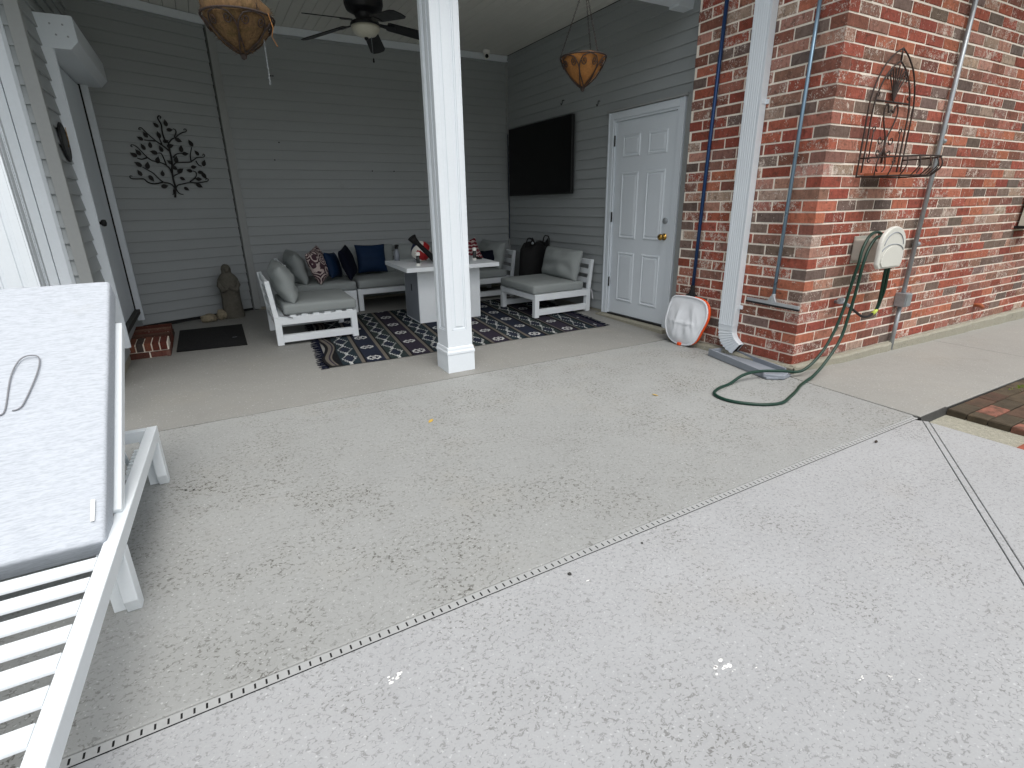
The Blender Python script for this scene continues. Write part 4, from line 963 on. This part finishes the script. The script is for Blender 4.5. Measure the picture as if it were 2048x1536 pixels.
# ------------------------------------------------------------------ things on the short brick face
pn = thing('pool_net', 'pool skimmer net with blue pole leaning upside down on the bricks', 'pool net', (3.56, 3.22, 0))
part(MB().tube([(3.598, 3.22, .50), (3.606, 3.205, 1.4), (3.612, 3.165, 2.75)], .0145, 12), 'pole', MAT['bluepole'], pn, smooth=True)
part(MB().tube([(3.596, 3.222, .44), (3.598, 3.22, .53)], .019, 10).bar((3.592, 3.17, .435), (3.592, 3.275, .435), .03, .03, (1,0,0)).bar((3.596, 3.19, .43), (3.597, 3.215, .49), .02, .02, (1,0,0)).bar((3.596, 3.255, .43), (3.597, 3.228, .49), .02, .02, (1,0,0)), 'handle_socket', MAT['rubber'], pn, bevel=.004)
NO = lambda y, z, o_=0.: V((3.585 - .035*max(0, (.42 - z)/.4) - o_, y, z))
rim = [(3.30, .425), (3.385, .395), (3.42, .27), (3.425, .17), (3.38, .07), (3.29, .022), (3.18, .022), (3.09, .06), (3.04, .16), (2.995, .29), (3.025, .39), (3.12, .425)]
P = spline([NO(*q) for q in rim], 4, True)
part(MB().tube(P, .012, 8, closed=True), 'net_frame', MAT['orange'], pn, smooth=True)
bgm = MB(); cy, cz = 3.215, .17; K = 16; n_ = len(P)
for i in range(K+1):
    s_ = 1.03 - i/K
    for p in P:
        y, z = cy + .012*min(1, max(0, s_)*2) + (p.y - cy)*max(.0, s_)*(1.0 if p.y < cy else 1.05), cz - .004 + (p.z - cz)*max(0., s_)*1.01
        t1 = (1 - max(0, s_)**2.5); dpt = .018 + .034*t1*(1.25 - 1.0*(z - .02)/.4)
        for (ya, sl, wd_, hh_) in ((3.12, .25, .012, .014), (3.31, -.15, .012, .012), (3.215, .05, .03, -.006), (3.07, .4, .014, .010)):
            dq = (y - ya) - sl*(z - .2); dpt += hh_ * math.exp(-(dq/wd_)**2) * t1 * (1 if z < .34 else .4)
        dpt += .009*mnoise.noise(V((y*18, z*10, 1.7))) * t1 + (.010*math.exp(-((z - .205)/.008)**2) * t1)
        bgm.v.append(NO(y, z, dpt))
for i in range(K):
    for j in range(n_): bgm.f.append((i*n_+j, i*n_+(j+1) % n_, (i+1)*n_+(j+1) % n_, (i+1)*n_+j)); bgm.m.append(0); bgm.c.append(None)
bgm.f.append(tuple(K*n_+j for j in range(n_))); bgm.m.append(0); bgm.c.append(None)
part(bgm, 'net_bag', MAT['net'], pn, smooth=True)
part(MB().tube([NO(cy + .012 + (p.y - cy)*(1.02 if p.y < cy else 1.06), cz - .004 + (p.z - cz)*1.025, .018) for p in P], .0085, 6, closed=True), 'bag_hem', MAT['net'], pn, smooth=True)
part(MB().box((3.505, 3.225, .002), (3.535, 3.262, .028)), 'clip', MAT['orange'], pn, bevel=.006)

ds = thing('downspout', 'white ribbed downspout with elbow on the brick wall', 'downspout', (3.59, 2.81, 0))
DY0, DY1 = 2.745, 2.885; X0, X1 = 3.565, 3.627
ribs = [(X0, DY0), (X0, DY0+.012)]
for k in range(6):
    y = DY0 + .018 + k*.018; ribs += [(X0+.0022, y), (X0+.0022, y+.008), (X0, y+.011), (X0, y+.015)]
sec = ribs + [(X0, DY1), (X1, DY1), (X1, DY0)]
part(MB().prism([(a, b, .262) for a, b in sec], (0, 0, 2.84)), 'tube', MAT['trim'], ds)
inner = [(2.747, .264), (2.747, .232), (2.745, .205), (2.738, .185), (2.725, .165), (2.71, .150), (2.69, .136), (2.668, .122)]
outer = [(2.883, .264), (2.884, .225), (2.883, .185), (2.874, .148), (2.856, .115), (2.83, .085), (2.792, .060), (2.735, .036)]
inner, outer = (spline([(0, *q) for q in L_], 3) for L_ in (inner, outer)); E_ = MB(); ns = 4; rings = []
for k, (a, b) in enumerate(zip(inner, outer)):
    g = .0035 if k % 2 and k > 3 else 0
    rings += [V((X0+.002+g, a.y, a.z)), V((X0+.002+g, b.y - g*2, b.z + g)), V((X1-.002, b.y - g*2, b.z + g)), V((X1-.002, a.y, a.z))]
E_.v = rings
for i in range(len(inner)-1):
    for j in range(4): E_.f.append((i*4+j, i*4+(j+1) % 4, (i+1)*4+(j+1) % 4, (i+1)*4+j)); E_.m.append(0); E_.c.append(None)
part(E_, 'elbow', MAT['trim'], ds)
inr = MB(); last = [V(p) for p in rings[-4:]]; cen = sum(last, V((0,0,0)))/4; inr.v = [cen + (p-cen)*.93 + V((0,.004,.002)) for p in last]; inr.f = [(0,1,2,3)]; inr.m = [0]; inr.c = [None]
part(inr, 'outlet_shade', MAT['dark'], ds)  # flat dark plate in the elbow mouth, coloured as the shade inside the pipe
for z in (.395, 1.86): part(MB().box((3.585, DY0 - .004, z), (3.628, DY0 - .0005, z + .03)).box((3.62, DY0 - .024, z), (3.629, DY0 - .0042, z + .03)), 'strap', MAT['trim'], ds)
part(MB().box((3.5635, DY0 - .001, .259), (3.628, DY1 + .001, .264)), 'joint_band', MAT['trim'], ds)

sq = thing('squeegee', 'squeegee with grey pole hanging head down on the brick corner', 'squeegee', (3.58, 2.44, .5))
part(MB().tube([(3.585, 2.442, .53), (3.60, 2.425, 2.75)], .0125, 12), 'pole', MAT['greypole'], sq, smooth=True)
part(MB().tube([(3.582, 2.445, .495), (3.586, 2.442, .56)], .015, 10).prism([(3.57, 2.41, .505), (3.57, 2.48, .505), (3.57, 2.458, .545), (3.57, 2.428, .545)], (.02,0,0)), 'socket', MAT['alu'], sq, bevel=.003)
part(MB().bar((3.576, 2.225, .487), (3.576, 2.655, .497), .016, .026, (0,0,1)), 'head', MAT['alu'], sq, bevel=.004)
part(MB().bar((3.574, 2.222, .471), (3.574, 2.658, .481), .022, .014, (0,0,1)), 'blade', MAT['rubber'], sq, bevel=.003)

sp = thing('splash_block', 'grey plastic splash block below the downspout', 'splash block', (3.45, 2.5, 0))
a, b = V((3.565, 2.86, 0)), V((3.425, 2.20, 0)); t_ = (b - a).normalized(); n__ = V((t_.y, -t_.x, 0)); wd = .095
def sb_(u, v_, z): return a + t_*u + n__*v_ + V((0,0,z))
L = (b-a).length
part(MB().prism([sb_(0,-wd,.004), sb_(L,-wd*1.15,.004), sb_(L+.03,-wd*.5,.004), sb_(L+.04,0,.004), sb_(L+.03,wd*.5,.004), sb_(L,wd*1.15,.004), sb_(0,wd,.004)], (0,0,.016)), 'tray_floor', MAT['splash'], sp, bevel=.002)
for sg in (-1, 1): part(MB().prism([sb_(0,sg*wd,.003), sb_(L*.93,sg*wd*1.13,.003), sb_(L*.93,sg*wd*1.13,.052), sb_(0,sg*wd,.06)], n__*sg*-.014), 'side_wall', MAT['splash'], sp, bevel=.003)
part(MB().prism([sb_(0,-wd,.003), sb_(0,wd,.003), sb_(0,wd,.055), sb_(0,-wd,.055)], t_*.012), 'end_wall', MAT['splash'], sp, bevel=.002)
part(MB().prism([sb_(L-.03,-wd*1.2,.004), sb_(L+.02,-wd*.62,.004), sb_(L+.055,0,.004), sb_(L+.02,wd*.62,.004), sb_(L-.03,wd*1.2,.004), sb_(L-.008,wd*.6,.004), sb_(L+.012,0,.004), sb_(L-.008,-wd*.6,.004)], (0,0,.034)), 'front_lip', MAT['splash'], sp, bevel=.006)

# ------------------------------------------------------------------ things on the long brick face
WP = lambda x, z, o_=.02: V((x, BY - o_, z))
ws = thing('wall_planter', 'arched rusty wrought iron wall planter with empty basket', 'wall planter', (4.27, BY, 1.36))
cx = 4.268
def arch(hw, z0, zs, zt_): return [WP(cx-hw, z0), WP(cx-hw, (z0+zs)/2), WP(cx-hw*.985, zs), WP(cx-hw*.74, zs+(zt_-zs)*.52), WP(cx-hw*.38, zs+(zt_-zs)*.83), WP(cx, zt_)]
for hw, z0, zs, zt_ in ((.278, 1.352, 1.84, 2.16), (.226, 1.385, 1.80, 2.085)):
    L_ = arch(hw, z0, zs, zt_); Rr = [V((2*cx - p.x, p.y, p.z)) for p in L_]
    part(MB().tube(spline(L_, 5), .0055, 6).tube(spline(Rr, 5), .0055, 6), 'arch_frame', MAT['iron'], ws, smooth=True)
part(MB().tube([WP(cx, 2.085), WP(cx, 2.16)], .0055, 6), 'top_stem', MAT['iron'], ws, smooth=True)
part(MB().tube([WP(cx-.205, 1.838), WP(cx+.205, 1.838)], .0055, 6), 'cross_bar', MAT['iron'], ws, smooth=True)
for a in (-.62, -.4, -.2, 0, .2, .4, .62):
    L_ = .215 - .03*abs(a)*2
    tip = WP(cx + sin(a)*L_*.92, 1.845 + cos(a)*L_); k = 1 if a >= 0 else -1
    P = [WP(cx, 1.84), WP(cx + sin(a)*L_*.35, 1.845 + cos(a)*L_*.45), tip] + ([tip + V((k*.02, 0, .004)), tip + V((k*.026, 0, -.018)), tip + V((k*.012, 0, -.02))] if abs(a) > .3 else [])
    part(MB().tube(spline(P, 5), [.0065] + [.0045]*(5*(len(P)-1)), 6), 'fan_spoke', MAT['iron'], ws, smooth=True)
def curl(x0, z0, r0, turns, a0, sg): return [WP(x0 + sg*r0*(1-i/26)*cos(a0 + i/26*turns*2*pi), z0 + r0*(1-i/26)*sin(a0 + i/26*turns*2*pi)) for i in range(22)]
for sg in (-1, 1):
    part(MB().tube(spline([WP(cx + sg*.004, 1.79), WP(cx + sg*.03, 1.772), WP(cx + sg*.04, 1.80), WP(cx + sg*.065, 1.825), WP(cx + sg*.085, 1.77), WP(cx + sg*.055, 1.69), WP(cx + sg*.012, 1.62), WP(cx, 1.56)], 5), .005, 6), 'scroll', MAT['iron'], ws, smooth=True)
    for (xx, zz, rr, tn, a0) in ((.07, 1.60, .034, 1.3, pi), (.07, 1.52, .03, 1.3, pi), (.165, 1.66, .022, 1.2, 0.), (.165, 1.47, .022, 1.2, pi), (.19, 1.87, .02, 1.2, 0)):
        part(MB().tube(curl(cx + sg*xx, zz, rr, tn, a0, sg), .0042, 5), 'scroll', MAT['iron'], ws, smooth=True)
    part(MB().tube(spline([WP(cx, 1.56), WP(cx + sg*.02, 1.52), WP(cx + sg*.05, 1.46), WP(cx + sg*.055, 1.42), WP(cx + sg*.03, 1.395)], 5), .0045, 6), 'scroll', MAT['iron'], ws, smooth=True)
    part(MB().tube([WP(cx + sg*.17, 1.47), WP(cx + sg*.17, 1.66)], .0045, 6), 'side_stem', MAT['iron'], ws, smooth=True)
part(MB().tube([WP(cx, 1.62), WP(cx, 1.45)], .008, 8), 'stem', MAT['iron'], ws, smooth=True)
def bow(z, hw, dp): return [V((cx - hw*cos(a), BY - .02 - dp*sin(a)**.8 if sin(a) > 0 else BY - .02, z)) for a in [pi*i/24 for i in range(25)]]
r1, r2 = bow(1.475, .272, .34), bow(1.358, .262, .30)
part(MB().tube(r1, .0055, 6), 'basket_rim', MAT['iron'], ws, smooth=True); part(MB().tube(r2, .0055, 6).tube([WP(cx-.262, 1.358), WP(cx+.262, 1.358)], .005, 6), 'basket_base', MAT['iron'], ws, smooth=True)
for i in range(2, 23, 2):
    a, b = r1[i], r2[i]; m_ = (a + b)/2; o_ = V(((m_.x-cx)*.10, (m_.y-BY)*.10, 0)); part(MB().tube(spline([a, m_ + o_, b], 4), .004, 5), 'basket_rib', MAT['iron'], ws, smooth=True)
part(MB().prism([V((cx + (p.x-cx)*.72, BY - .02 + (p.y - BY + .02)*.72, 1.362)) for p in r2], (0, 0, .018)), 'drip_dish', MAT['terra'], ws)

cdt = thing('conduit', 'grey electrical conduit with junction box running up the bricks', 'conduit', (4.95, BY, 0))
part(MB().tube([(4.945, 2.215, -.01), (4.95, 2.215, .36)], .0165, 12).tube([(4.955, 2.215, .475), (5.075, 2.222, 2.9)], .0165, 12), 'pipe', MAT['galv'], cdt, smooth=True)
part(MB().box((4.905, 2.165, .362), (4.995, 2.248, .473)), 'junction_box', MAT['galv'], cdt, bevel=.004)
part(MB().box((4.912, 2.158, .37), (4.988, 2.1645, .465)), 'box_cover', MAT['galv'], cdt, bevel=.002)
for z in (.86, 1.62): part(MB().bar((4.935 + .05*z, 2.232, z), (5.03 + .05*z, 2.232, z), .018, .012, (0,0,1)).tube([(4.945+.05*z-.012, 2.214, z), (4.945+.05*z+.028, 2.214, z)], .02, 8), 'strap', MAT['galv'], cdt)

hr = thing('hose_reel', 'pale grey hose hanger with arched cover on the brick wall', 'hose reel', (4.2, BY, .88))
def plate(hw, z0, z1, n=14):
    cxr = 4.205; P = [(cxr - hw, z0 + .03), (cxr - hw + .03, z0), (cxr + hw - .03, z0), (cxr + hw, z0 + .03)]; zs = z1 - hw*.82
    return P + [(cxr + hw*cos(pi*i/n), zs + (z1 - zs)*sin(pi*i/n)) for i in range(n+1)]
part(MB().prism([(a, 2.035, b) for a, b in plate(.163, .742, 1.03)], (0, -.03, 0)), 'cover', MAT['reel'], hr, bevel=.010, seg=3)
part(MB().prism([(a, 2.0035, b) for a, b in plate(.135, .755, .90, 14)], (0, -.005, 0)), 'front_panel', MAT['reel'], hr, bevel=.003)
gr_ = lambda hw, zc, rr: [V((4.205 + hw*cos(a), 2.0035, zc + rr*sin(a))) for a in [pi*(.06 + .88*i/18) for i in range(19)]]
part(MB().tube(gr_(.125, .885, .105), .003, 5).tube(gr_(.14, .855, .055), .003, 5), 'groove', MAT['splash'], hr)
part(MB().box((4.13, 2.036, .78), (4.31, 2.245, .935)), 'hanger_body', MAT['reel2'], hr, bevel=.012, seg=3)
part(MB().box((4.14, 2.236, .76), (4.33, 2.249, .955)), 'back_plate', MAT['reel2'], hr, bevel=.004)
hz = .0105
hs1 = [(4.36, 2.13, .93), (4.22, 2.13, .985), (4.10, 2.12, .965), (4.02, 2.11, .88), (3.985, 2.10, .78), (3.97, 2.11, .66), (3.95, 2.12, .49), (3.88, 2.12, .31), (3.76, 2.12, .155), (3.60, 2.14, .045), (3.45, 2.20, .05), (3.30, 2.26, .058), (3.15, 2.285, .05), (3.0, 2.28, hz), (2.86, 2.255, hz), (2.755, 2.20, hz), (2.725, 2.10, hz), (2.76, 2.0, hz), (2.86, 1.90, hz), (2.98, 1.865, hz), (3.12, 1.905, hz), (3.26, 1.955, hz), (3.38, 2.005, hz), (3.50, 2.04, .012), (3.60, 2.05, .035), (3.73, 2.06, .11), (3.88, 2.07, .25), (3.95, 2.08, .42), (3.985, 2.08, .60), (4.005, 2.08, .77), (4.06, 2.09, .88), (4.16, 2.10, .955), (4.28, 2.10, .95)]
ho = thing('garden_hose', 'dark green garden hose looping from the hanger onto the patio', 'hose', (3.2, 2.1, 0))
part(MB().tube(spline(hs1, 8), .0105, 10), 'hose_run', MAT['hose'], ho, smooth=True)
for dx, dy in ((0, 0), (.022, -.012), (.04, .01)):
    part(MB().tube(spline([(4.33+dx, 2.12+dy, .95), (4.40+dx, 2.11+dy, .90), (4.425+dx, 2.13+dy, .78), (4.445+dx, 2.14+dy, .66), (4.47+dx*.8, 2.15+dy, .54), (4.485+dx*.4, 2.16, .43), (4.47, 2.165, .375)], 6), .0105, 8), 'hose_coil', MAT['hose'], ho, smooth=True)
part(MB().tube(spline([(4.47, 2.165, .375), (4.40, 2.17, .345), (4.31, 2.17, .355), (4.22, 2.165, .392), (4.13, 2.165, .437), (4.09, 2.17, .462)], 6), .0095, 8), 'feed_hose', MAT['rubber'], ho, smooth=True)
part(MB().tube([(4.445, 2.167, .362), (4.47, 2.165, .375), (4.482, 2.163, .392)], .014, 10), 'coupling', MAT['lime'], ho, smooth=True)
part(MB().tube([(4.092, 2.17, .46), (4.078, 2.172, .468)], .014, 8), 'coupling', MAT['alu'], ho, smooth=True)
sg_ = thing('spigot', 'small outdoor spigot on the bricks behind the green hose', 'spigot', (4.05, BY, .48))
part(MB().tube([(4.045, 2.25, .485), (4.045, 2.18, .485), (4.06, 2.17, .475), (4.075, 2.168, .468)], .012, 8), 'spout', MAT['galv'], sg_, smooth=True)
part(MB().lathe([(.028, 0), (.03, .006), (.024, .01), (.004, .01), (.004, .03)], n=10).xf(Matrix.Translation((4.02, 2.19, .50)) @ Matrix.Rotation(-.9, 4, 'Y')), 'handle', MAT['galv'], sg_)
lt = thing('wall_lantern', 'black framed wall light at the right end of the bricks', 'wall light', (6.98, BY, 1.0))
part(MB().box((6.86, 2.11, .915), (7.12, 2.246, .94)).bar((6.875, 2.12, .93), (6.91, 2.12, 1.19), .02, .02, (0,1,0)).bar((7.105, 2.12, .93), (7.07, 2.12, 1.19), .02, .02, (0,1,0)).box((6.90, 2.11, 1.18), (7.08, 2.246, 1.20)), 'frame', MAT['black'], lt)
part(MB().prism([(6.888, 2.128, .942), (7.092, 2.128, .942), (7.06, 2.128, 1.178), (6.92, 2.128, 1.178)], (0, .1, 0)), 'pane', MAT['glass'], lt)
part(MB().box((6.84, 2.105, .975), (7.13, 2.1095, .992)), 'bar', MAT['paper'], lt)
vp = thing('vent_pipe', 'short copper pipe stub low on the right brick wall', 'pipe', (6.47, BY, .2))
part(MB().tube([(6.46, 2.255, .21), (6.46, 2.20, .215), (6.475, 2.185, .19)], .018, 10), 'stub', MAT['terra'], vp, smooth=True)

# ------------------------------------------------------------------ chaise lounge in the foreground
cl = thing('chaise_lounge', 'white slatted chaise lounge with raised pale mattress in left foreground', 'lounger', (-.72, 1.8, 0))
XO = lambda y: -.345 - (2.75 - y) * .040      # outer face of the near rail
WD = .66
def skew(mb):
    for p in mb.v: p.x += -(2.75 - p.y) * .040
    return mb
xr, xl = -.345, -.345 - WD
def cpart(mb, nm, mt, **k): return part(skew(mb), nm, mt, cl, **k)
for x0 in (xr - .042, xl): cpart(MB().box((x0, .80, .222), (x0 + .042, 2.765, .275)), 'side_rail', MAT['white'], bevel=.003)
for yy in (2.728, .80): cpart(MB().box((xl + .043, yy, .222), (xr - .043, yy + .035, .275)), 'end_rail', MAT['white'], bevel=.003)
for x0, s_ in ((xr, -1), (xl, 1)):
    for yy in (2.72, 1.80, .84):
        a = x0 - (0 if s_ < 0 else 0)
        lo, hi = sorted((a, a + s_*.040)); lo2, hi2 = sorted((a + s_*.0402, a + s_*.078))
        cpart(MB().prism([(lo, yy-.025, .2215), (lo, yy+.035, .2215), (lo, yy+.035, .0), (lo, yy-.005, .0), (lo, yy-.025, .05)], (hi-lo, 0, 0)), 'leg', MAT['white'], bevel=.003)
        cpart(MB().box((lo2, yy + .012, .0), (hi2, yy + .034, .2215)), 'leg_brace', MAT['white'], bevel=.002)
y = 1.705
while y > .83:
    cpart(MB().box((xl + .043, y - .053, .2635), (xr - .043, y, .2745)), 'slat', MAT['white'], bevel=.002); y -= .0965
cpart(MB().box((-.80, .84, .20), (-.755, 2.72, .262)), 'centre_beam', MAT['white'], bevel=.003)
HG = V((0, 1.90, .268)); AN = rad(33.5); U_ = V((0, cos(AN), sin(AN))); W_ = V((0, -sin(AN), cos(AN)))
def bk(x, s_, t__): return V((x, HG.y, HG.z)) + U_*s_ + W_*t__
for x0 in (xr - .044, xl + .015): cpart(MB().prism([bk(x0, .05, -.046), bk(x0, .93, -.046), bk(x0, .93, -.004), bk(x0, .05, -.004)], (.028, 0, 0)), 'back_rail', MAT['white'], bevel=.004)
for k in range(10): cpart(MB().prism([bk(xl + .05, .06 + k*.093, -.016), bk(xl + .05, .108 + k*.093, -.016), bk(xl + .05, .108 + k*.093, -.005), bk(xl + .05, .06 + k*.093, -.005)], (WD - .105, 0, 0)), 'back_slat', MAT['white'])
mt = MB(); nx, nz = 10, 20; xa, xb = xl + .005, xr - .034; s0, s1, th = -.10, 1.085, .092
def matt(x, s_, t__):
    e = .006*mnoise.noise(V((x*4, s_*4, 5.)))
    return bk(x, s_, t__ + (e if t__ > .01 else 0))
for side in (0, 1):
    for i in range(nx+1):
        for j in range(nz+1): mt.v.append(matt(xa + (xb-xa)*i/nx, s0 + (s1-s0)*j/nz, th if side else 0))
m1 = (nx+1)*(nz+1)
for i in range(nx):
    for j in range(nz):
        a = i*(nz+1)+j; q = (a, a+nz+1, a+nz+2, a+1); mt.f += [tuple(reversed(q)), tuple(m1+k for k in q)]; mt.m += [0,0]; mt.c += [None,None]
ring = [i*(nz+1) for i in range(nx+1)] + [nx*(nz+1)+j for j in range(1,nz+1)] + [i*(nz+1)+nz for i in range(nx-1,-1,-1)] + [j for j in range(nz-1,0,-1)]
for k in range(len(ring)):
    a, b = ring[k], ring[(k+1) % len(ring)]; mt.f.append((a, b, m1+b, m1+a)); mt.m.append(0); mt.c.append(None)
mo = cpart(mt, 'mattress', MAT['heather'], smooth=True, bevel=.013, seg=4)
for x_ in (-.02,):
    P = spline([bk(-.668, .44, th+.006), bk(-.652, .46, th+.007), bk(-.650, .60, th+.008), bk(-.632, .675, th+.010), bk(-.603, .69, th+.013), bk(-.578, .675, th+.009), bk(-.580, .60, th+.008), bk(-.604, .48, th+.008), bk(-.618, .455, th+.007), bk(-.634, .452, th+.006)], 6)
    rb = MB(); 
    for i in range(len(P)-1):
        t = (P[i+1]-P[i]).normalized(); sd = t.cross(W_).normalized()*.002
        rb.add([P[i]-sd, P[i]+sd, P[i+1]+sd, P[i+1]-sd, P[i]-sd-W_*.002, P[i]+sd-W_*.002, P[i+1]+sd-W_*.002, P[i+1]-sd-W_*.002], [(0,1,2,3),(7,6,5,4),(0,4,5,1),(2,6,7,3),(1,5,6,2),(3,7,4,0)])
    part(skew(rb), 'tie_strap', MAT['strap'], mo)
part(skew(MB().prism([bk(xr-.068, -.03, th+.004), bk(xr-.058, -.03, th+.004), bk(xr-.058, .045, th+.004), bk(xr-.068, .045, th+.004)], W_*.002)), 'care_tag', MAT['paper'], mo)
cpart(MB().tube([(xl + .04, 2.60, .12), (xr - .10, 2.60, .12)], .011, 8), 'support_bar', MAT['white'], smooth=True)
for x_ in (xr - .10, xl + .06): cpart(MB().tube([(x_, 2.60, .12), bk(x_, .55, -.03)], .009, 8), 'support_strut', MAT['white'], smooth=True)
nb = MB()
for k in range(7): nb.box((xr - .085, 2.42 + k*.035, .195), (xr - .06, 2.437 + k*.035, .221))
cpart(nb.box((xr - .085, 2.40, .16), (xr - .06, 2.70, .196)), 'notch_rail', MAT['white'])

# ------------------------------------------------------------------ litter on the patio
def leaf(c, s_, an, mt_, label):
    c = V(c); ax = V((cos(an), sin(an), .15)); bx = V((-sin(an), cos(an), .1)); out = [(-1, 0), (-.4, .4), (.2, .45), (1, 0), (.2, -.45), (-.4, -.4)]
    mb = MB().prism([c + V((0,0,.004)) + ax*u*s_ + bx*v_*s_ + V((0,0,.25*s_*v_*v_)) for u, v_ in out], (0,0,.0012)); solo(mb, 'fallen_leaf', mt_, label, 'leaf', c, 'dry leaves on the patio')
leaf((.982, 2.764, 0), .024, .6, MAT['leafy'], 'small yellow leaf on the patio in front of the column')
leaf((2.421, 2.399, 0), .022, 2.2, MAT['leafy'], 'small yellow leaf on the patio left of the hose loop')
leaf((2.892, 1.263, .001), .016, .3, MAT['leafd'], 'dark dry leaf lying by the far end of the channel drain')
leaf((.848, 3.908, 0), .018, .1, MAT['leafd'], 'dark dry leaf on the porch floor before the rug')
leaf((2.30, 3.86, 0), .03, .05, MAT['leafd'], 'brown leaf on the porch floor right of the column base')
def peb(c, s_, mt_, label):
    mb = MB().lathe([(.001, 0), (s_*.8, .001), (s_, s_*.4), (s_*.55, s_*.8), (.001, s_*.9)], c, 9); mb.jit(s_*.12); solo(mb, 'pebble', mt_, label, 'pebble', c, 'pebbles on the patio', smooth=True)
peb((.899, 1.227, 0), .008, MAT['slate'], 'dark pebble on the deck just below the channel drain')
peb((-.277, 2.59, 0), .006, MAT['slate'], 'left of two black pebbles near the lounger leg'); peb((-.245, 2.574, 0), .006, MAT['slate'], 'right of two black pebbles near the lounger leg')
peb((1.236, 1.233, 0), .005, MAT['slate'], 'tiny dark pebble right of the larger pebble at the drain')
sp_ = MB(); 
for (x, y, s_, n_) in ((.244, 1.124, .009, 9), (1.02, .696, .014, 7), (1.06, .675, .003, 3), (1.12, .65, .003, 2), (1.33, .49, .004, 5), (1.40, .45, .004, 7), (1.46, .405, .004, 4), (.93, 1.17, .006, 3), (.36, 1.32, .004, 3)):
    for k in range(n_):
        c = V((x + random.gauss(0, s_*1.6), y + random.gauss(0, s_*.8), .0008)); q = s_*random.uniform(.3, .8)
        sp_.prism([c + V((cos(2*pi*j/7)*q*random.uniform(.6,1.2), sin(2*pi*j/7)*q*.7*random.uniform(.6,1.2), 0)) for j in range(7)], (0,0,.0006))
solo(sp_, 'paint_splashes', MAT['splat'], 'dried white splashes scattered on the deck in the foreground', 'stain', (.9, .7, 0), kind='stuff')
tilt()
